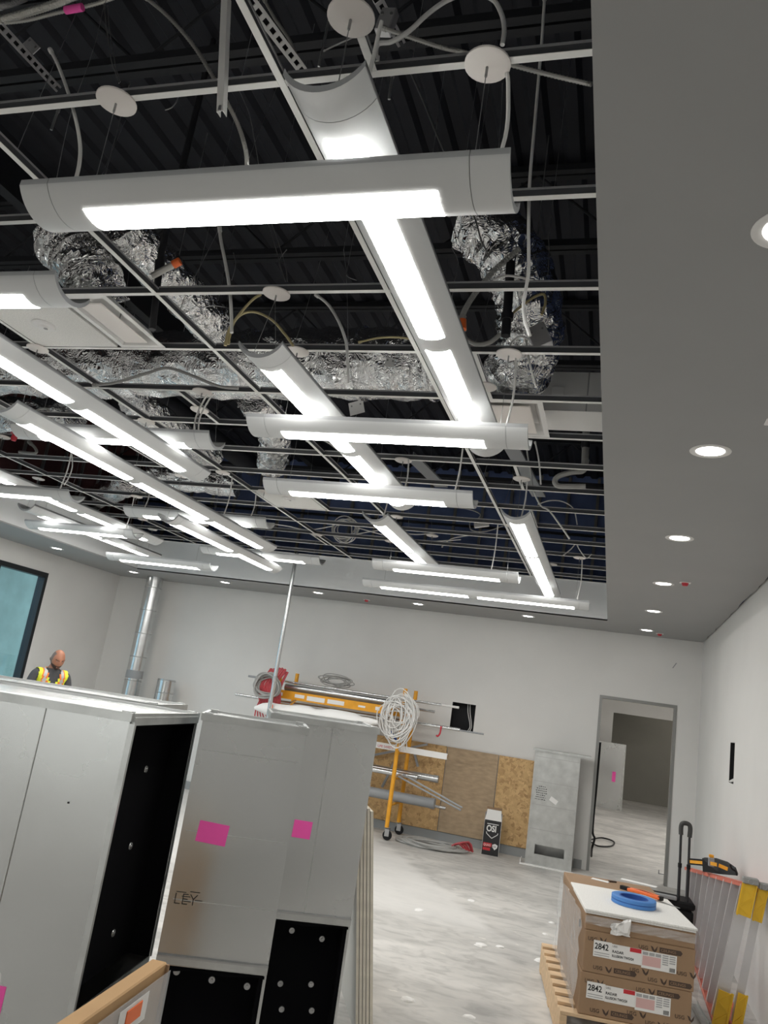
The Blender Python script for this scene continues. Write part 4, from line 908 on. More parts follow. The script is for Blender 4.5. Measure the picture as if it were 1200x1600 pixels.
# unseen panel lights; the farther ones are added to brighten the back room
for yy, t in ((13.6, 'nearest the doorway'), (17.4, 'added in the middle of the room to brighten it'), (22.4, 'added out of sight beyond the white header')):
    r = empty('unseen_panel_light', (1.95, yy, 2.95), 'flat ceiling panel light in the back room, ' + t, 'light', 'panel lights in the back room')
    MB().box((1.45, yy - .6, 2.965), (2.45, yy + .6, 2.999)).build('frame', 'white', r); MB().box((1.5, yy - .55, 2.955), (2.4, yy + .55, 2.9645)).build('lens', 'downlens' if yy < 20 else 'dimlens', r)
# wall nick near the right corner
o = MB().bar(at(1051, 1044, Y=11.03) - V((0, .003, 0)), at(1057, 1036, Y=11.03) - V((0, .003, 0)), .004, .012).build('wall_nick', 'pvc', wb)

# ---------------------------------------------------------------- pallet of ceiling tile cartons
Tb = azT(-.058, 5.06, 9)
pal = empty('pallet', Tb @ V((.3, .6, 0)), 'pine pallet under the brown tile cartons', 'pallet')
px0, px1, py0, py1 = -.10, .66, -.012, 1.33; zt_ = .185
n = 9
for k in range(n):
    y = py0 + k * (py1 - py0 - .09) / (n - 1); MB().bev((px0, y, zt_ - .018), (px1, y + .09, zt_), .002, T=Tb).build('deck_board', 'wood', pal)
for x in (px0, (px0 + px1) / 2 - .02, px1 - .04): MB().bev((x, py0, .018), (x + .04, py1, zt_ - .0185), .002, T=Tb).build('stringer', 'wood', pal)
for y in (py0, .6, py1 - .09): MB().bev((px0, y, 0), (px1, y + .09, .0175), .002, T=Tb).build('bottom_board', 'wood', pal)
def face_text(body, size, x, z, m, name, parent, bold=0, sx=1, y=-.002, rot=0): return text(body, size, Tb @ Matrix.Translation((x, y, z)) @ Matrix.Rotation(math.radians(90), 4, 'X') @ Matrix.Rotation(math.radians(rot), 4, 'Z'), m, name, parent, bold=bold, sx=sx, thick=.0003)
FX0, FX1 = 0, .605
def usg(parent, x, z, full=True):
    face_text('USG', .028, x, z, 'ink', 'brand_print', parent)
    mb = MB(); mb.prism([Tb @ V((x + .066 + a, -.0003, z + b)) for a, b in ((0, .024), (.012, .02), (.022, .004), (.038, .028), (.034, .004), (.024, -.008), (.01, .002))], Tb.to_3x3() @ V((0, -.0008, 0)))
    if full: mb.prism([Tb @ V((x + .115 + a, -.0003, z + b)) for a, b in ((0, -.002), (.115, -.002), (.125, .012), (.115, .024), (0, .024))], Tb.to_3x3() @ V((0, -.0008, 0)))
    mb.build('logo_print', 'ink', parent)
    if full: face_text('CEILINGS', .02, x + .122, z + .004, 'card', 'brand_print', parent, y=-.0014)
cartons = []
for k, (z0, z1, t) in enumerate(((zt_ + .001, .402, 'lowest brown tile carton on the pallet, with a white 2842 label'), (.403, .62, 'second brown tile carton from the pallet, with a white 2842 label'), (.621, .705, 'topmost thin brown carton under the loose white tiles'))):
    c = empty('tile_carton', Tb @ V((.3, .6, z0)), t, 'carton', 'brown tile cartons on the pallet'); cartons.append(c)
    dx = (-.003, .004, 0)[k]
    MB().bev((FX0 + dx, 0, z0), (FX1 + dx, 1.215, z1), .004, T=Tb).build('carton_body', 'card', c)
    if k < 2:
        for (x, z, f) in ((.02, z1 - .052, 0), (.30, z1 - .045, 1), (.06, z0 + .022, 1), (.36, z0 + .015, 1), (.26, z0 + .046, 0), (-.005 + .52, z0 + .075, 0)):
            if x + .24 > FX1 and f: f = 0
            usg(c, x, z, f)
        lz0, lz1 = (z0 + .088, z0 + .172); lx = .055 - .02 * (1 - k)
        MB().box((lx, -.0034, lz0), (lx + .10, -.0022, lz1), T=Tb).build('number_label', 'paper', c); MB().box((lx + .1005, -.0030, lz0 - .002), (lx + .265, -.0020, lz1 - .004), T=Tb).build('name_label', 'paper', c)
        MB().box((lx + .2655, -.0034, lz0 - .012), (lx + .455, -.0022, lz1 - .006), T=Tb).build('data_label', 'paper', c)
        face_text('2842', .044, lx + .006, lz0 + .04, 'blackink', 'label_number', c, bold=.0008, sx=.88, y=-.0040)
        face_text('RADAR', .019, lx + .104, lz0 + .036, 'blackink', 'label_name', c, y=-.0036, bold=.0004); face_text('ILLUSION TWO/24', .018, lx + .104, lz0 + .014, 'blackink', 'label_name', c, y=-.0036, sx=.8, bold=.0004)
        MB().box((lx + .20, -.0040, lz1 - .026), (lx + .262, -.0031, lz1 - .005), T=Tb).build('red_print', 'redprint', c); face_text('USG', .014, lx + .104, lz1 - .02, 'blackink', 'label_name', c, y=-.0036)
        MB().box((lx + .27, -.0040, lz0 + .002), (lx + .37, -.0035, lz0 + .052), T=Tb).build('pink_print', 'pinkprint', c)
        for i in range(3): MB().box((lx + .27 + .035 * i, -.0040, lz0 + .056), (lx + .30 + .035 * i, -.0035, lz0 + .072), T=Tb).build('grey_print', 'greyprint', c)
        for i in range(9): MB().box((lx + .378 + (i // 5) * .038, -.0040, lz0 + .066 - (i % 5) * .011), (lx + .41 + (i // 5) * .038, -.0035, lz0 + .072 - (i % 5) * .011), T=Tb).build('grey_print', 'greyprint', c)
        for i in range(9): MB().box((lx + .418 + i * .0035, -.0040, lz0 - .008), (lx + .4195 + i * .0035 + (i % 2) * .001, -.0035, lz0 + .013), T=Tb).build('bar_code', 'blackink', c)
        for i in range(2): MB().box((lx + .006, -.0040, lz0 + .008 + i * .012), (lx + .09, -.0035, lz0 + .012 + i * .012), T=Tb).build('grey_print', 'greyprint', c)
# handle cut-out on the left side of the upper carton
MB().lathe([(0, -.002), (.022, -.002), (.022, .0005)], (0, 0, 0), 18, T=Tb @ Matrix.Translation((-.001, .22, .60)) @ Matrix.Rotation(math.radians(-90), 4, 'Y')).build('hand_hole', 'black', cartons[1])
for k, (x0, x1, y0, y1) in enumerate(((-.008, .612, -.012, .72), (-.004, .606, -.006, .60))):
    z = .7065 + (1 - k) * .0125
    o = empty('loose_ceiling_tile', Tb @ V((.3, .3, z)), ('upper white loose tile on the carton stack, under the blue tape', 'lower white loose tile on the carton stack, mostly covered')[k], 'ceiling tile'); MB().bev((x0, y0, z), (x1, y1, z + .012), .0018, T=Tb).build('panel', 'tile', o)
# stretch film
mb = MB(); rnd = random.Random(11)
def film_sheet(p0, ex, ez, nu, nv, amp, nrm):
    vs = [Tb @ (V(p0) + V(ex) * (i / nu) + V(ez) * (j / nv) + V(nrm) * (.004 + rnd.random() * amp)) for j in range(nv + 1) for i in range(nu + 1)]
    return MB().add(vs, [(j * (nu + 1) + i, j * (nu + 1) + i + 1, (j + 1) * (nu + 1) + i + 1, (j + 1) * (nu + 1) + i) for j in range(nv) for i in range(nu)])
fw = empty('stretch_film', Tb @ V((-.02, .6, zt_)), 'crumpled clear stretch film around the tile cartons', 'film')
film_sheet((-.01, 0, .19), (0, 1.22, 0), (0, 0, .50), 16, 8, .022, (-1, 0, 0)).build('side_sheet', 'film', fw)
film_sheet((-.005, -.006, .655), (.61, 0, 0), (0, 0, .045), 14, 4, .018, (0, -1, 0)).build('front_sheet', 'film', fw)
film_sheet((.615, 0, .35), (0, 1.2, 0), (0, 0, .34), 12, 6, .03, (1, 0, 0)).build('side_sheet', 'film', fw)
mb = MB(); rnd = random.Random(21); vs = []
for i in range(7):
    for j in range(5): vs.append(Tb @ V((.14 + .017 * i + rnd.uniform(-.006, .006), -.012 - rnd.uniform(0, .028), .625 + .012 * j + .008 * i * (j > 2) + rnd.uniform(-.004, .004))))
o = empty('paper_scrap', vs[0], 'crumpled white paper scrap hanging at the carton front', 'paper'); MB().add(vs, [(i * 5 + j, i * 5 + j + 1, (i + 1) * 5 + j + 1, (i + 1) * 5 + j) for i in range(6) for j in range(4)]).build('sheet', 'paper', o)
# blue tape roll, orange tool, papers on top
zt2 = .7315
p = at(990, 1408, Z=zt2 + .02)
tr = empty('tape_roll', (p.x, p.y, zt2), 'two stacked rolls of blue tape on the white tile', 'tape')
for k in range(2): MB().lathe([(.09, .001), (.128, 0), (.131, .002), (.131, .0195), (.128, .0215), (.09, .0205), (.085, .018), (.085, .003), (.09, .001)], (p.x, p.y, zt2 + .023 * k), 40).build('roll', 'bluetape', tr, smooth=True)
MB().lathe([(.0845, .001), (.078, .001), (.078, .044), (.0845, .044), (.0845, .001)], (p.x, p.y, zt2), 40).build('core', 'bluedark', tr, smooth=True)
MB().lathe([(.0, .0005), (.0775, .0005)], (p.x, p.y, zt2), 32).build('liner_disc', 'bluedark', tr)
MB().lathe([(.1295, .0205), (.1312, .0212), (.1312, .0235), (.1295, .024)], (p.x, p.y, zt2), 40).build('gap', 'bluedark', tr)
a = at(978, 1388, Z=zt2 + .02); b_ = at(1032, 1404, Z=zt2 + .02)
o = empty('orange_tool', (a + b_) / 2 - V((0, 0, .02)), 'orange handled hand saw with black tip beside the blue tape', 'tool')
d = (b_ - a).normalized(); nrm = V((-d.y, d.x, 0))
for sgn in (-1, 1): MB().tube([a + d * .02 + nrm * .012 * sgn, (a + b_) / 2 + nrm * .017 * sgn + V((0, 0, .006)), b_ + nrm * .012 * sgn], .011, 10, smooth=4).build('handle', 'orange', o, smooth=True)
MB().tube([a + d * .02, (a + b_) / 2 + V((0, 0, .012)), b_], .006, 8, smooth=4).build('grip_line', 'black', o, smooth=True)
MB().bar(a - d * .035, a + d * .025, .032, .022).build('tip', 'black', o); MB().bar(b_ - d * .01, b_ + d * .012, .04, .024).build('ferrule', 'black', o)
b2 = at(1062, 1419, Z=zt2 + .002); MB().bar(b_ + d * .01 - V((0, 0, .017)), b2, .012, .002).build('blade', 'pin', o)
for q, t, w_, l_ in (((938, 1375), 'white paper slip on the brown carton top', .06, .12), ((998, 1379), 'torn white paper on the far right of the carton top', .07, .25)):
    c = at(*q, Z=.708); Tq = azT(c.x, c.y, -12, .7056); o = empty('paper_slip', c, t, 'paper'); MB().box((-l_ / 2, -w_ / 2, 0), (l_ / 2, w_ / 2, .0012), T=Tq).build('sheet', 'paper', o)
c = at(957, 1377, Z=.712); o = empty('dark_clip', c, 'short dark clip lying on the carton top', 'clip'); MB().bev((-.03, -.008, 0), (.03, .008, .01), .002, T=azT(c.x, c.y, 30, .7056)).build('clip', 'ink', o)

# ---------------------------------------------------------------- rolling tool case and tool belt
Tk = azT(.655, 7.62, 2)
tc_ = empty('rolling_tool_case', Tk @ V((0, .1, 0)), 'black rolling tool case with raised telescopic handle behind the cartons', 'tool case')
MB().bev((-.26, 0, .06), (.12, .28, .38), .02, T=Tk).build('case_body', 'black', tc_); MB().bev((-.27, -.01, .381), (.13, .29, .44), .015, T=Tk).build('lid', 'black', tc_)
MB().bev((-.20, -.02, .44), (-.02, .02, .47), .006, T=Tk).build('latch', 'pvc', tc_)
for x in (-.20, .07): MB().lathe([(0, -.02), (.06, -.02), (.065, -.012), (.065, .012), (.06, .02), (0, .02)], Tk @ V((x, .26, .065)), 20, axis='x').build('wheel', 'black', tc_, smooth=True)
hx = (-.01, .06)
for x in hx:
    MB().tube([Tk @ V((x + .006, .03, .44)), Tk @ V((x + .004, .03, .72))], .0135, 10).tube([Tk @ V((x + .004, .03, .72)), Tk @ V((x, .03, .98))], .0105, 10).build('telescopic_tube', 'blackpipe', tc_, smooth=True)
    MB().tube([Tk @ V((x + .0045, .03, .70)), Tk @ V((x + .004, .03, .735))], .0165, 10).build('tube_collar', 'black', tc_, smooth=True)
MB().tube([Tk @ V((hx[0] - .0, .03, .965)), Tk @ V((hx[0] - .002, .03, 1.03)), Tk @ V((hx[0] + .012, .03, 1.06)), Tk @ V((hx[1] - .014, .03, 1.06)), Tk @ V((hx[1] + .002, .03, 1.03)), Tk @ V((hx[1], .03, .955))], .0195, 10, smooth=4).build('grip', 'gripgrey', tc_, smooth=True)

lad = empty('step_ladder', (.9, 7.3, 0), 'closed step ladder lying on its side along the right wall, red rails and yellow feet', 'ladder')
bn, bf = V((.79, 6.02, .035)), V((.81, 8.55, .035)); tn, tf = V((.958, 6.12, .885)), V((.80, 8.5, .60))
tn2, tf2, bn2, bf2 = tn + V((.085, .02, -.02)), tf + V((.10, .02, -.03)), bn + V((.105, .04, 0)), bf + V((.12, 0, 0))
def rail(p, q, nm, m='fibreglass', up=(0, 0, 1)):
    mb = MB(); d = (q - p).normalized(); u = V(up); r = d.cross(u).normalized()
    mb.bar(p, q, .075, .006, up); mb.bar(p + r * .035 + u * .012, q + r * .035 + u * .012, .005, .026, up); mb.bar(p - r * .035 + u * .012, q - r * .035 + u * .012, .005, .026, up); return mb.build(nm, m, lad)
rail(bn, bf, 'side_rail'); rail(tn, tf, 'side_rail', up=(0, 0, -1)); rail(bn2, bf2, 'rear_rail'); rail(tn2, tf2, 'rear_rail', up=(0, 0, -1))
for k in range(9):
    t = .03 + k * .115; p = bn + (bf - bn) * t + V((0, 0, .012)); q = tn + (tf - tn) * t - V((0, 0, .012))
    MB().bar(p, q, .076, .004, (0, 1, .1)).bar(p + V((-.037, .012, 0)), q + V((-.037, .012, 0)), .003, .026, (0, 1, .1)).bar(p + V((.037, .012, 0)), q + V((.037, .012, 0)), .003, .026, (0, 1, .1)).build('step', 'alu', lad)
for k in range(5):
    t = .02 + k * .2; p = bn2 + (bf2 - bn2) * t + V((0, 0, .012)); q = tn2 + (tf2 - tn2) * t - V((0, 0, .012)); MB().bar(p, q, .05, .004, (0, 1, .1)).build('rear_bar', 'alu', lad)
for (p, dirn, w_) in ((bn, 1, .09), (tn, -1, .09), (bn2, 1, .06), (tn2, -1, .06)):
    q = p + (tn - bn).normalized() * (.2 * dirn)
    d = V((0, -1, 0)); sh = empty('shoe', p, parent=lad)
    MB().bar(p + d * .02 - V((0, 0, .02 * dirn)), q + d * .02, w_, .012, (0, 1, 0)).build('plate', 'shoe', sh)
    for s in (-1, 1): MB().bar(p + d * .027 + V((s * (w_ / 2 - .006), 0, 0)), q + d * .027 + V((s * (w_ / 2 - .006), 0, 0)), .01, .012, (0, 1, 0)).build('rib', 'shoe', sh)
    for j in range(3):
        a_ = p + (q - p) * (.1 + .3 * j); c_ = p + (q - p) * (.4 + .3 * j); s = 1 if j % 2 else -1
        MB().bar(a_ + d * .027 + V((s * w_ * .4, 0, 0)), c_ + d * .027 - V((s * w_ * .4, 0, 0)), .008, .008, (0, 1, 0)).build('rib', 'shoe', sh)
    MB().bev((p.x - w_ * .55, p.y - .05, p.z - (.034 if dirn > 0 else -.004)), (p.x + w_ * .55, p.y + .005, p.z + (.004 if dirn > 0 else .045)), .006).build('rubber_pad', 'rubber', sh)
    if dirn < 0: MB().lathe([(.014, 0), (.016, .002), (.018, 0)], (p.x, p.y - .05, p.z + .022), 18, axis='y', T=Matrix.Rotation(math.pi, 4, 'Z')).build('pad_ring', 'pin', sh)
# tool belt over the upper rail
zb = lambda y: tn.z + (tf.z - tn.z) * (y - tn.y) / (tf.y - tn.y); xb = lambda y: tn.x + (tf.x - tn.x) * (y - tn.y) / (tf.y - tn.y)
tb = empty('tool_belt', (xb(7.2), 7.2, zb(7.2)), 'black tool belt with orange stripe hung from the ladder to the handle', 'tool belt')
pts = [at(1078, 1346, Y=7.6), at(1100, 1348, Y=7.45), at(1115, 1350, Y=7.3)]
mb = MB()
for i in range(2): mb.bar(pts[i], pts[i + 1], .012, .05)
mb.build('strap', 'black', tb)
for i in range(2): MB().bar(pts[i] + V((0, -.009, 0)), pts[i + 1] + V((0, -.009, 0)), .004, .024).build('orange_stripe', 'yellow', tb)
pq = [at(x, y, Y=Y_) for x, y, Y_ in ((1097, 1341, 7.3), (1115, 1342, 7.25), (1133, 1348, 7.15), (1146, 1357, 7.05), (1150, 1368, 7.0), (1125, 1366, 7.1), (1098, 1362, 7.3))]
fix_normals(MB().prism(pq, (.03, .09, 0)).build('pouch', 'black', tb))
for a, b_ in (((1110, 1349), (1120, 1351)), ((1123, 1352), (1137, 1358))): MB().bar(at(*a, Y=7.02) + V((0, .0, 0)), at(*b_, Y=6.98), .004, .026).build('orange_stripe', 'yellow', tb)
c = at(1111, 1346, Y=7.15); MB().bev((c.x - .022, c.y - .03, c.z - .035), (c.x + .022, c.y, c.z + .03), .004).build('buckle', 'pvc', tb); MB().bev((c.x - .018, c.y - .02, c.z + .03), (c.x + .018, c.y + .01, c.z + .052), .004).build('buckle_tab', 'yellow', tb)
c = at(1147, 1365, Y=6.98); MB().tube([c + V((-.03, 0, .06)), c + V((-.015, 0, .03)), c + V((.01, 0, .02)), c + V((.02, 0, -.01))], .007, 8, smooth=3).build('hook', 'black', tb, smooth=True)
# steel stud offcut on the floor
a = at(1083, 1568, Z=.012); b_ = at(1102, 1602, Z=.012); o = empty('stud_offcut', (a + b_) / 2, 'grey steel channel offcut on the floor between cartons and ladder', 'offcut')
MB().bar(a, b_, .05, .003).bar(a + V((.024, 0, .012)), b_ + V((.024, 0, .012)), .003, .025).bar(a - V((.024, 0, -.012)), b_ - V((.024, 0, -.012)), .003, .025).build('channel', 'galvdark', o)
# plaster crumbs on the floor
rnd = random.Random(77)
for k, (x, y, s, t) in enumerate(((845, 1502, .055, 'largest white plaster crumb on the floor, left of the cartons'), (655, 1423, .05, 'white plaster flake on the floor at mid left, near the boards'), (752, 1478, .055, 'long white plaster flake in the middle of the floor'), (782, 1480, .035, 'small plaster flake right beside the long middle one'), (637, 1563, .05, 'plaster flake near the bottom left of the open floor'), (734, 1590, .04, 'plaster flake at the bottom edge of the floor'), (852, 1460, .03, 'tiny plaster crumb above the largest crumb'), (862, 1442, .03, 'tiny plaster crumb farthest right by the film'), (737, 1408, .04, 'pale flake in the upper middle of the floor'))):
    c = at(x, y, Z=0); n = 9; vs = []; h = s * .35
    for z, f in ((0.0005, 1), (h * .6, .8), (h, .35)): vs += [V((c.x + s * f * math.cos(6.283 * i / n) * rnd.uniform(.8, 1.2), c.y + s * .7 * f * math.sin(6.283 * i / n) * rnd.uniform(.8, 1.2), z)) for i in range(n)]
    fs = [(r * n + i, r * n + (i + 1) % n, (r + 1) * n + (i + 1) % n, (r + 1) * n + i) for r in range(2) for i in range(n)] + [tuple(range(2 * n, 3 * n)), tuple(range(n))[::-1]]
    o = MB().add(vs, fs).build('plaster_crumb', 'paper'); tag(o, t, 'debris', 'plaster crumbs on the floor')
#PART3
# ---------------------------------------------------------------- the man at the back
import bmesh
def make_man(pos, az):
    Tm = azT(pos[0], pos[1], az)
    J = dict(pel=((0, 0, .95), .15, .11), sp=((0, .01, 1.12), .145, .105), ch=((0, .03, 1.31), .165, .115), nb=((0, .055, 1.475), .08, .072), nk=((0, .085, 1.53), .056, .06), hd=((0, .11, 1.575), .05, .05))
    Ed = [('pel', 'sp'), ('sp', 'ch'), ('ch', 'nb'), ('nb', 'nk'), ('nk', 'hd')]
    for s, n in ((-1, 'l'), (1, 'r')):
        J.update({'sh' + n: ((.19 * s, .035, 1.44), .07, .068), 'el' + n: ((.255 * s, .05, 1.12), .048, .048), 'wr' + n: ((.20 * s, .27, 1.02), .030, .026), 'pa' + n: ((.18 * s, .345, 1.0), .036, .02),
                  'hi' + n: ((.095 * s, 0, .88), .095, .1), 'kn' + n: ((.11 * s, .03, .49), .065, .065), 'an' + n: ((.12 * s, 0, .10), .042, .045), 'to' + n: ((.135 * s, .15, .045), .045, .035)})
        Ed += [('ch', 'sh' + n), ('sh' + n, 'el' + n), ('el' + n, 'wr' + n), ('wr' + n, 'pa' + n), ('pel', 'hi' + n), ('hi' + n, 'kn' + n), ('kn' + n, 'an' + n), ('an' + n, 'to' + n)]
        for f, (ox, ln) in enumerate(((-.027, .062), (-.009, .075), (.009, .08), (.026, .07))):
            a, b, c = 'f%d%s' % (f, n), 'g%d%s' % (f, n), 'h%d%s' % (f, n)
            J[a] = ((.18 * s - ox * s, .385, .995), .0095, .0095); J[b] = ((.18 * s - ox * 1.1 * s, .385 + ln * .55, .985), .009, .009); J[c] = ((.18 * s - ox * 1.1 * s, .385 + ln * .85, .985 - ln * .45), .008, .008)
            Ed += [('pa' + n, a), (a, b), (b, c)]
        J['t' + n] = ((.18 * s - .04 * s, .33, .99), .011, .011); J['u' + n] = ((.18 * s - .062 * s, .37, .975), .0095, .0095); Ed += [('pa' + n, 't' + n), ('t' + n, 'u' + n)]
    keys = list(J); me = bpy.data.meshes.new('body'); me.from_pydata([J[k][0] for k in keys], [(keys.index(a), keys.index(b)) for a, b in Ed], [])
    ob = bpy.data.objects.new('body', me); COL.objects.link(ob)
    md = ob.modifiers.new('skin', 'SKIN'); md.use_smooth_shade = True
    for k, sv in zip(keys, me.skin_vertices[0].data): sv.radius = J[k][1:]; sv.use_root = (k == 'pel')
    ob.modifiers.new('sub', 'SUBSURF').levels = 3
    m2 = bpy.data.meshes.new_from_object(ob.evaluated_get(bpy.context.evaluated_depsgraph_get())); bpy.data.objects.remove(ob)
    bm = bmesh.new(); bm.from_mesh(m2); nb_ = len(bm.verts)
    # head, sculpted from a sphere and merged in the same mesh
    g = bmesh.ops.create_icosphere(bm, subdivisions=4, radius=1)['verts']
    Hm = Matrix.Translation((0, .125, 1.605)) @ Matrix.Rotation(math.radians(-24), 4, 'X')
    def ga(p, c, r): return math.exp(-((p - V(c)).length / r) ** 2)
    hv = {}
    for v in g:
        d = v.co.normalized(); p = V((d.x * .076, d.y * .096, d.z * .118))
        if d.z < 0: p.x *= 1 - .22 * (-d.z) ** 1.5; p.y = p.y + .012 * (-d.z)
        p.y += .026 * ga(p, (0, .094, -.018), .018) + .016 * ga(p, (0, .092, .008), .014) + .010 * ga(p, (0, .09, .028), .03) + .012 * ga(p, (0, .075, -.10), .03) + .008 * ga(p, (0, .088, -.06), .02)
        for s in (-1, 1):
            p.y -= .014 * ga(p, (.031 * s, .086, .008), .015); p.x += .020 * s * ga(p, (.076 * s, -.008, -.005), .02)
        hv[v.index if v.index >= 0 else id(v)] = 0
        v.co = Hm @ p
        v['tmp'] if False else None
    bm.normal_update()
    Hi = Hm.inverted(); gs = set(g)
    for f in bm.faces:
        c = f.calc_center_median(); f.smooth = True
        if all(v in gs for v in f.verts):
            q = Hi @ c
            beard = q.z < -.038 and q.y > .0 and not (abs(q.x) < .02 and -.066 < q.z < -.056 and q.y > .08)
            hair = (q.y < .03 and q.z > -.05 and q.z < .085 and abs(q.x) > .03 - .0 * q.y and q.z < .10 + .3 * (-q.y)) or (q.y < -.04 and q.z < .07)
            brow = q.y > .07 and .022 < q.z < .032 and .012 < abs(q.x) < .048
            f.material_index = 3 if (beard or brow) else (4 if hair else 0)
        else:
            x, y, z = c
            arm = abs(x) > .16 and y > .1 and z < 1.2 or (abs(x) > .2 and z < 1.16 and z > .9)
            f.material_index = 0 if (z > 1.495 or arm) else 1 if z > .93 else 2 if z > .13 else 5
    bm.to_mesh(m2)
    # vest, lifted off the trunk surface
    vb = bmesh.new(); vb.from_mesh(m2); vb.normal_update(); vb.faces.ensure_lookup_table()
    kill = [f for f in vb.faces if f.material_index != 1 or abs(f.calc_center_median().x) > .172 or f.calc_center_median().z < .95 or (f.calc_center_median().y > .06 and abs(f.calc_center_median().x) < .012 + .30 * max(0, f.calc_center_median().z - 1.24)) or (f.calc_center_median().z > 1.51)]
    bmesh.ops.delete(vb, geom=kill, context='FACES'); vb.normal_update()
    for v in vb.verts: v.co += v.normal * .012
    for f in vb.faces:
        c = f.calc_center_median(); ax = abs(c.x)
        f.material_index = 2 if (.085 < ax < .118 or 1.10 < c.z < 1.15) else 1 if (.068 < ax < .135 or 1.07 < c.z < 1.18) else 0
    mv = bpy.data.meshes.new('vest'); vb.to_mesh(mv); vb.free(); bm.free()
    root = empty('person', (*pos, 0), 'bald bearded man in a lime and orange safety vest looking down behind the ducts', 'person'); root.rotation_euler.z = math.radians(az)
    for nm, m, mats in (('body', m2, ('skin', 'shirt', 'jeans', 'beard', 'hair', 'boot')), ('safety_vest', mv, ('vest', 'vestorange', 'vestsilver'))):
        idx = [p.material_index for p in m.polygons]; m.materials.clear(); m.name = nm
        for k in mats: m.materials.append(M[k])
        for p, i in zip(m.polygons, idx): p.use_smooth = True; p.material_index = i
        o = bpy.data.objects.new(nm, m); COL.objects.link(o); o.parent = root
    for s in (-1, 1):
        e = bpy.data.meshes.new('eye'); b2 = bmesh.new(); bmesh.ops.create_icosphere(b2, subdivisions=2, radius=.0078, matrix=Hm @ Matrix.Translation((.031 * s, .074, .008))); 
        for f in b2.faces: f.smooth = True; f.material_index = 1 if (Hi @ f.calc_center_median()).y > .0815 else 0
        b2.to_mesh(e); b2.free(); e.materials.append(M['rubber']); e.materials.append(M['black'])
        o = bpy.data.objects.new('eye', e); COL.objects.link(o); o.parent = root
    return root
hp = at(93, 1036, Y=8.0)
make_man((hp.x - .12, 8.03), -120)

# ---------------------------------------------------------------- cables, struts and pipes above the grid
def cable(name, pts, Y, r, m, label, cat='cable', group=None, n=8, sm=6, ribs=False, tie=False):
    P = [at(p[0], p[1], Y=(p[2] if len(p) > 2 else Y)) for p in pts]
    o = empty(name, P[len(P) // 2] - V((0, 0, r)), label, cat, group)
    if ribs:
        Q = spline(P, 26); rr = [r * (1.12 if i % 2 else .88) for i in range(len(Q))]; MB().tube(Q, rr, n).build('armour', m, o, smooth=True)
    else: MB().tube(P, r, n, smooth=sm).build('sheath', m, o, smooth=True)
    tp = max(P, key=lambda q: q.z)
    if tie: MB().tube([tp, V((tp.x + .01, tp.y, ZD))], .0013, 5).build('tie_wire', 'wire', o)
    d0 = (P[1] - P[0]).normalized(); MB().tube([P[0], P[0] + d0 * r * 3], r * 1.35, n).build('end_fitting', m, o, smooth=True)
    return o
GC = 'cables hanging in the open ceiling'
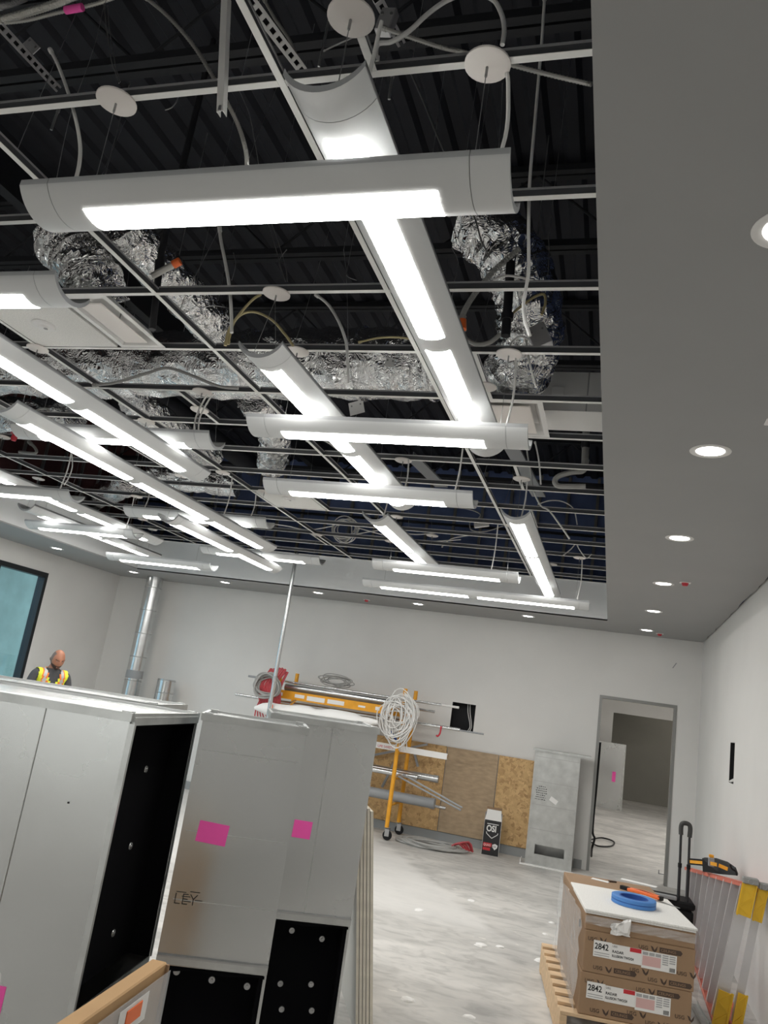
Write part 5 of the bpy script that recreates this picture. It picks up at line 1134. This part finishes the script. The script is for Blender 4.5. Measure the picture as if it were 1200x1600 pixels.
for pts, Y, r, m, t, rb in (
    ([(225, -6), (262, 25), (300, 68), (330, 115), (352, 155), (372, 195), (384, 235), (386, 264)], 1.84, .0068, 'armour', 'armoured conduit curving down to the large crossing light', 1),
    ([(78, 77), (90, 100), (105, 140), (118, 185), (125, 225), (124, 255), (118, 282)], 1.84, .0065, 'cord', 'short pale cord dropping to the left end of the large crossing light', 0),
    ([(-10, 33), (30, 22), (70, 10), (120, -6)], 1.9, .012, 'armour', 'fattest armoured cable in the top left corner', 1),
    ([(-10, 36), (40, 24), (90, 8), (120, -4), (150, -10)], 2.1, .009, 'armour', 'beige cable second in the top left corner bundle', 1),
    ([(-8, 37), (40, 32), (90, 20), (150, 6), (190, -8)], 2.2, .008, 'armour', 'lowest beige cable of the top left corner bundle', 1),
    ([(-10, 10), (15, 6), (40, -4)], 2.0, .014, 'wire', 'dark ribbed conduit cut by the top left corner', 1),
    ([(588, 98), (590, 70), (612, 65), (640, 48), (668, 22), (700, 0), (735, -10), (768, -2), (783, 20), (788, 45), (785, 70)], 1.95, .0078, 'cord', 'thick white cord arching between the two topmost round canopies', 0),
    ([(596, 43), (640, 58), (690, 74), (722, 81), (790, 99), (860, 117), (925, 132)], 2.1, .0075, 'armour', 'ribbed armoured cable crossing behind the top right canopy', 1),
    ([(851, -5), (847, 60), (841, 130), (835, 200), (828, 280), (826, 350), (826, 420), (822, 450), (818, 475), (820, 500), (828, 525)], 2.5, .0062, 'cord', 'long white cord hanging straight down right of centre', 0),
    ([(822, 530), (826, 560), (832, 585), (838, 605)], 3.8, .006, 'cord', 'white cord tail below the right canopy', 0),
    ([(343, 355), (345, 375), (352, 410), (358, 445), (361, 480), (362, 520)], 3.1, .009, 'cord', 'pale flexible conduit drop left of the middle canopy', 0),
    ([(352, 540), (358, 515), (375, 490), (395, 468), (408, 460)], 3.3, .007, 'yellowcable', 'yellowish cable bending right beside the pale conduit drop', 0),
    ([(356, 538), (365, 505), (380, 490), (400, 488), (425, 500), (445, 522), (458, 540)], 3.35, .007, 'yellowcable', 'yellowish cable arching over the mid room light', 0),
    ([(493, 460), (512, 475), (528, 500), (538, 525), (542, 545), (545, 600)], 3.4, .008, 'cord', 'white cable arching down before the foil trunk duct', 0),
    ([(560, 535), (590, 528), (620, 527), (645, 530)], 3.7, .006, 'yellowcable', 'thin yellow cable lying along the trunk duct', 0),
    ([(145, 602), (180, 598), (230, 583), (262, 575), (300, 587), (340, 603), (372, 607)], 4.1, .010, 'greycable', 'grey cable humped over the trunk duct at left', 0),
    ([(720, 505), (726, 485), (745, 455), (775, 420), (812, 388)], 3.5, .014, 'greycable', 'grey pipe cover slanting up from the foil elbow', 1),
    ([(722, 508), (727, 528), (745, 538), (765, 535), (782, 522)], 3.55, .012, 'greycable', 'grey hose curling under the foil elbow', 0),
    ([(770, 438), (790, 431), (812, 433), (827, 438)], 3.3, .006, 'cord', 'red tipped white cable near the foil elbow', 0),
    ([(796, 494), (815, 478), (835, 464), (850, 460), (852, 475), (846, 492)], 3.6, .007, 'yellowcable', 'yellow and grey cable loop right of the foil elbow', 0),
    ([(795, 548), (800, 535), (812, 526), (825, 530), (838, 545), (845, 552), (836, 561), (830, 553)], 3.75, .006, 'cord', 'white tangle above the canopy next to the foil elbow', 0),
    ([(915, 718), (912, 735), (893, 738), (873, 744), (867, 752), (872, 759), (890, 760), (915, 760)], 5.52, .02, 'greycable', 'grey sprinkler hose looped near the soffit', 0),
    ([(822, 695), (825, 715), (830, 740), (833, 765), (845, 790), (860, 800), (890, 842)], 6.2, .007, 'cord', 'white cord trailing far right under the three-lens light', 0),
    ([(836, 690), (842, 720), (845, 757)], 5.4, .006, 'cord', 'short white cord left of the sprinkler hose', 0),
    ([(840, 788), (860, 782), (880, 784), (896, 795), (902, 820)], 7.3, .006, 'cord', 'white cable arch before the navy wall', 0),
    ([(660, 788), (700, 792), (730, 795), (750, 803), (745, 812), (735, 815), (737, 828), (760, 830), (790, 820)], 8.0, .007, 'greycable', 'cable loop with a small box before the navy wall', 0),
    ([(478, 690), (485, 683), (510, 690), (530, 705), (540, 714)], 5.3, .006, 'cord', 'white cord near the far end of the mid room light', 0),
    ([(540, 838), (600, 828), (650, 835), (700, 830), (740, 832)], 9.2, .008, 'cord', 'white cable laid along the navy wall right of the cable ring', 0),
    ([(560, 825), (610, 838), (660, 846), (720, 843)], 9.0, .008, 'cord', 'white cable sagging before the navy wall', 0),
    ([(690, 855), (705, 842), (735, 836), (750, 832)], 8.8, .007, 'cord', 'white cable drop right of the short far light', 0),
    ([(420, 818), (450, 822), (480, 828), (520, 822)], 9.0, .008, 'cord', 'white cable left of the cable ring', 0),
    ([(880, 868), (892, 858), (900, 850), (905, 858), (916, 872), (924, 866)], 8.4, .006, 'cord', 'white tangle above the rightmost far canopy', 0),
    ([(52, 648), (60, 640), (75, 640), (80, 655), (70, 668)], 5.0, .010, 'greycable', 'grey cable loop at the left edge near the foil', 0),
    ([(45, 690), (55, 700), (55, 708), (30, 706)], 6.4, .016, 'greycable', 'grey sprinkler hose loop before the maroon wall', 0),
    ([(112, 705), (113, 728), (108, 745), (100, 758)], 5.8, .006, 'cord', 'white cord falling in front of the maroon wall', 0),
    ([(205, 760), (214, 752), (218, 766), (228, 770)], 6.3, .006, 'cord', 'white cord curl near the small far foil duct', 0)):
    cable('cable', pts, Y, r, 'armour' if False else m, t, 'cable', GC, ribs=rb, tie='maroon' in t or 'small far' in t)
# coil of white cable on the far wall
c = at(540, 827, Y=9.3); coil('cable_coil', c, .17, .16, 8, .007, 'cord', 'ring of white cable hung before the navy wall', seed=31, thick=.03)
# pink tag on the corner cables
a = at(85, 2, Y=1.95); b_ = at(112, -3, Y=1.95); o = empty('pink_tape', a, 'pink tape wrapped on the top left corner cables', 'tape'); MB().tube([a + V((0, .06, .02)), b_ + V((0, .06, .02))], .015, 10).build('wrap', 'pink', o, smooth=True)
# slotted struts
def strut(p, q, w, label, Yp, Yq, side=(1, 0, 0), m='white', slots=9):
    a = at(*p, Y=Yp); b_ = at(*q, Y=Yq); o = empty('slotted_strut', (a + b_) / 2, label, 'strut', 'steel struts above the grid'); d = (b_ - a).normalized(); L = (b_ - a).length
    view = ((a + b_) / 2 - CAM).normalized(); u = d.cross(view).normalized(); n_ = u.cross(d).normalized()
    if n_.dot(view) > 0: n_ = -n_
    mb = MB(); nseg = slots; step = L / nseg
    # face with real slots: two side strips plus bridges
    for s in (-1, 1): mb.bar(a + u * s * w * .36, b_ + u * s * w * .36, w * .28, .003, n_)
    for k in range(nseg):
        c0 = a + d * (step * k); mb.bar(c0, c0 + d * step * .38, w * .46, .003, n_)
    for s in (-1, 1): mb.bar(a + u * s * w * .5 - n_ * w * .25, b_ + u * s * w * .5 - n_ * w * .25, .003, w * .5, n_)
    mb.build('channel', m, o)
    bk = MB().bar(a - n_ * w * .42, b_ - n_ * w * .42, w * .9, .003, n_).build('back', 'joist', o)
    return o
strut((-6, 34), (92, 140), .034, 'slotted strut slanting in the top left corner', 1.9, 2.6, slots=10, m='alu')
strut((384, -8), (474, 112), .036, 'slotted strut beside the white main tee at the top', 1.7, 2.3, slots=9, m='white')
strut((592, 2), (628, 70), .036, 'short slotted strut behind the white box at the top', 2.2, 2.6, slots=6, m='alu')
cable('cable', [(412, -2), (430, 30), (452, 62), (470, 104)], 2.3, .0068, 'armour', 'ribbed conduit running along the slotted strut at the top', 'cable', GC, ribs=True)
a = at(350, -8, Y=1.9); b_ = at(343, 174, Y=1.9)
b2 = b_; o = empty('metal_stud', b_, 'pale steel stud hanging vertically across the top tee', 'stud'); d = (b_ - a).normalized(); u = V((1, 0, 0))
a2, b2 = a + V((0, -.16, 0)), b_ + V((0, -.16, 0))
a2 = at(351, -8, Y=1.735); b2 = at(343.5, 174, Y=1.735)
MB().bar(a2, b2, .022, .003, (0, 1, 0)).bar(a2 + V((-.0105, .012, 0)), b2 + V((-.0105, .012, 0)), .002, .025, (0, 1, 0)).bar(a2 + V((.0105, .012, 0)), b2 + V((.0105, .012, 0)), .002, .025, (0, 1, 0)).build('channel', 'white', o)
MB().bar(b2 + V((0, -.004, .018)), b2 + V((0, -.004, .0)), .008, .004, (0, 1, 0)).build('end_clip', 'wire', o)
# junction box and plates
def plate(name, p, w, h, rot, Y, label, m, cat, d=.04, tilt=0):
    c = at(*p, Y=Y); o = empty(name, c, label, cat); Tq = Matrix.Translation(c) @ Matrix.Rotation(math.radians(rot), 4, 'Y') @ Matrix.Rotation(math.radians(tilt), 4, 'X')
    MB().bev((-w / 2, 0, -h / 2), (w / 2, d, h / 2), min(.004, d / 4), T=Tq).build('casing', m, o)
    for sx in (-1, 1): MB().lathe([(0, -.003), (.006, -.003), (.006, .0005)], (0, 0, 0), 10, axis='y', T=Tq @ Matrix.Translation((sx * w * .3, 0, h * .2))).build('knockout', 'wire', o)
    return o
plate('junction_box', (602, 28), .06, .10, 10, 2.15, 'pale metal junction box beside the topmost round canopy', 'alu', 'electrical box')
plate('punched_plate', (49, 71), .10, .045, 42, 2.2, 'pale punched metal plate beside the top left strut', 'alu', 'plate', d=.004)
plate('junction_box', (752, 818), .16, .07, -12, 8.1, 'small pale electrical box hanging before the navy wall', 'white', 'electrical box')
plate('junction_box', (842, 523), .10, .13, -28, 3.70, 'grey control box on the foil elbow by the soffit', 'alu', 'electrical box', d=.06)
plate('paper_tag', (557, 637), .11, .10, -18, 4.9, 'small pale tag hanging below the trunk duct', 'paper', 'tag', d=.003)
plate('paper_tag', (609, 566), .06, .06, 10, 4.3, 'small pale sticker on the trunk duct', 'paper', 'tag', d=.003)
# sprinkler pipework: black drop, capped branch
a = at(250, 405, Y=3.1); o = empty('sprinkler_drop', at(236, 520, Y=3.1), 'black sprinkler drop pipe beside the slim foil branch duct', 'pipe')
q_ = at(252, 395, Y=3.15); MB().tube([at(238, 515, Y=3.15), q_, V((q_.x + .01, q_.y, ZD))], .018, 12).build('pipe', 'blackpipe', o, smooth=True); MB().tube([at(249, 425, Y=3.15), at(250, 408, Y=3.15)], .026, 12).build('coupling', 'blackpipe', o, smooth=True)
a = at(238, 431, Y=3.0); b_ = at(272, 413, Y=3.0); o = empty('capped_nipple', (a + b_) / 2, 'short grey pipe with an orange cap pointing right under the foil branch', 'pipe')
MB().tube([a, b_], .017, 12).build('pipe', 'armour', o, smooth=True); MB().tube([b_ - (b_ - a) * .04, b_ + (b_ - a).normalized() * .035], .021, 12).build('cap', 'orange', o, smooth=True)
o = empty('sprinkler_drop', at(925, 640, Y=5.6), 'grey sprinkler drop pipe next to the soffit on the right', 'pipe'); MB().tube([at(914, 723, Y=5.6), at(917, 640, Y=5.6), at(918, 600, Y=5.6)], .026, 12).build('pipe', 'greycable', o, smooth=True); MB().tube([at(915, 700, Y=5.6), at(915.6, 690, Y=5.6)], .033, 12).build('coupling', 'blackpipe', o, smooth=True)
o = empty('capped_nipple', at(722, 508, Y=3.45), 'orange pipe cap at the left end of the curled grey hose', 'pipe cap'); MB().tube([at(722, 500, Y=3.45), at(722, 515, Y=3.45)], .022, 12).build('cap', 'orange', o, smooth=True)
o = empty('sprinkler_drop', at(795, 470, Y=3.9), 'black vertical pipe passing the foil elbow', 'pipe'); MB().tube([at(790, 525, Y=3.55), at(794, 470, Y=3.55), at(798, 410, Y=3.55)], .024, 12).build('pipe', 'blackpipe', o, smooth=True); MB().tube([at(792, 500, Y=3.55), at(792.7, 490, Y=3.55)], .032, 12).build('coupling', 'blackpipe', o, smooth=True)
o = empty('red_sprinkler_valve', at(22, 685, Y=5.3), 'small red valve on the tee at far left', 'valve'); p = at(22, 684, Y=5.35); MB().lathe([(0, -.03), (.02, -.028), (.028, 0), (.02, .028), (0, .03)], p, 14).build('body', 'red', o, smooth=True); MB().lathe([(0, 0), (.04, .0), (.04, .006), (0, .006)], p + V((0, 0, .035)), 12).build('hand_wheel', 'red', o, smooth=True)
# dark rigid ducts and flat steel bars running into the room
for (p, q, Z, r, t) in (((205, 600), (400, 745), 4.15, .15, 'dark round duct running along the slim foil duct at left'), ((95, 375), (360, 520), 4.35, .13, 'dark round pipe above the slim foil branch near the middle')):
    pass
o = empty('dark_duct', at(300, 660, Z=4.3), 'dark round duct running into the room left of centre', 'duct'); MB().tube([at(225, 605, Z=4.45), at(395, 730, Z=4.45)], .12, 18).build('pipe_wall', 'deck', o, smooth=True); MB().tube([at(300, 660, Z=4.45), at(303, 662.2, Z=4.45)], .126, 18).build('joint_ring', 'joist', o, smooth=True)
for (p, q, t) in (((800, 700), (842, 775), 'flat grey steel bar running into the room near the soffit'), ((645, 715), (690, 760), 'grey steel bar behind the single-lens light at mid room')):
    a = at(*p, Z=4.0); b_ = at(*q, Z=4.0); o = empty('steel_bar', (a + b_) / 2, t, 'beam', 'steel bars above the grid'); MB().bar(a, b_, .14, .02).bar(a + V((0, 0, .03)), b_ + V((0, 0, .03)), .01, .06).build('bar', 'pvc', o)
# threaded rods and loose hanger wires with twisted ends
GW = 'hanger wires dangling above the grid'
for k, (pts, Y, r, t) in enumerate((
    ([(163, 6), (166, 40), (171, 70), (174, 95), (183, 120), (186, 130)], 1.82, .0022, 'twisted wire above the leftmost round canopy'),
    ([(168, 8), (171, 45), (177, 82), (181, 105), (188, 128)], 1.83, .0018, 'second strand above the leftmost round canopy'),
    ([(279, 150), (275, 160), (268, 168), (258, 172)], 1.9, .002, 'curled wire end under the top tee at left'),
    ([(373, 140), (380, 155), (390, 180), (398, 220), (405, 262)], 2.0, .0016, 'thin wire right of the pale steel stud'),
    ([(523, -4), (512, 40), (498, 104)], 2.0, .005, 'threaded rod left of the topmost canopy'),
    ([(505, 80), (530, 68), (562, 54)], 2.0, .0028, 'slanting wire behind the topmost canopy'),
    ([(641, 112), (662, 160), (680, 205), (698, 246)], 2.6, .0045, 'slanting rod below the top right tee'),
    ([(700, 338), (735, 330), (752, 375), (765, 402)], 3.2, .004, 'slanting rod right of the nearest long light'),
    ([(614, 115), (610, 140), (608, 155)], 2.0, .005, 'short threaded rod below the top tee'),
    ([(92, 170), (86, 185), (80, 203)], 1.95, .005, 'short threaded rod left of the pale cord'),
    ([(420, 352), (430, 385), (440, 420), (446, 440)], 3.1, .002, 'wire rising from the middle canopy'),
    ([(425, 350), (437, 385), (447, 420), (449, 440)], 3.12, .002, 'second wire rising from the middle canopy'),
    ([(448, 390), (436, 408), (441, 425)], 3.12, .002, 'loose wire tail above the middle canopy'),
    ([(537, 390), (541, 420), (543, 432), (557, 438)], 3.2, .002, 'hooked wire end left of the nearest long light'),
    ([(541, 430), (543, 480), (544, 540)], 3.25, .0016, 'straight thin wire before the trunk duct'),
    ([(365, 395), (368, 415), (362, 438)], 3.1, .002, 'curled wire end left of the middle canopy'),
    ([(706, 388), (716, 410), (710, 440), (706, 470)], 3.3, .002, 'crooked wire left of the foil elbow'),
    ([(857, 372), (858, 395), (856, 430)], 3.5, .002, 'thin looped wire right of the long white cord'),
    ([(300, 470), (312, 480), (333, 478), (352, 480)], 3.6, .003, 'wire loop on the dark pipe left of centre'),
    ([(160, 20), (145, 80), (110, 180), (87, 286)], 1.9, .0012, 'very thin wire on the left of the top tee'),
    ([(785, 130), (783, 180), (779, 235)], 2.3, .0016, 'thin wire hanging right of the top right canopy'))):
    cable('hanger_wire', pts, Y, r, 'wire', t, 'wire', GW, n=5, tie='pale steel stud' in t or 'looped' in t or 'loop' in t or 'slanting rod' in t or 'second wire' in t or 'very thin' in t or 'hooked' in t or 'crooked' in t or 'straight thin' in t)
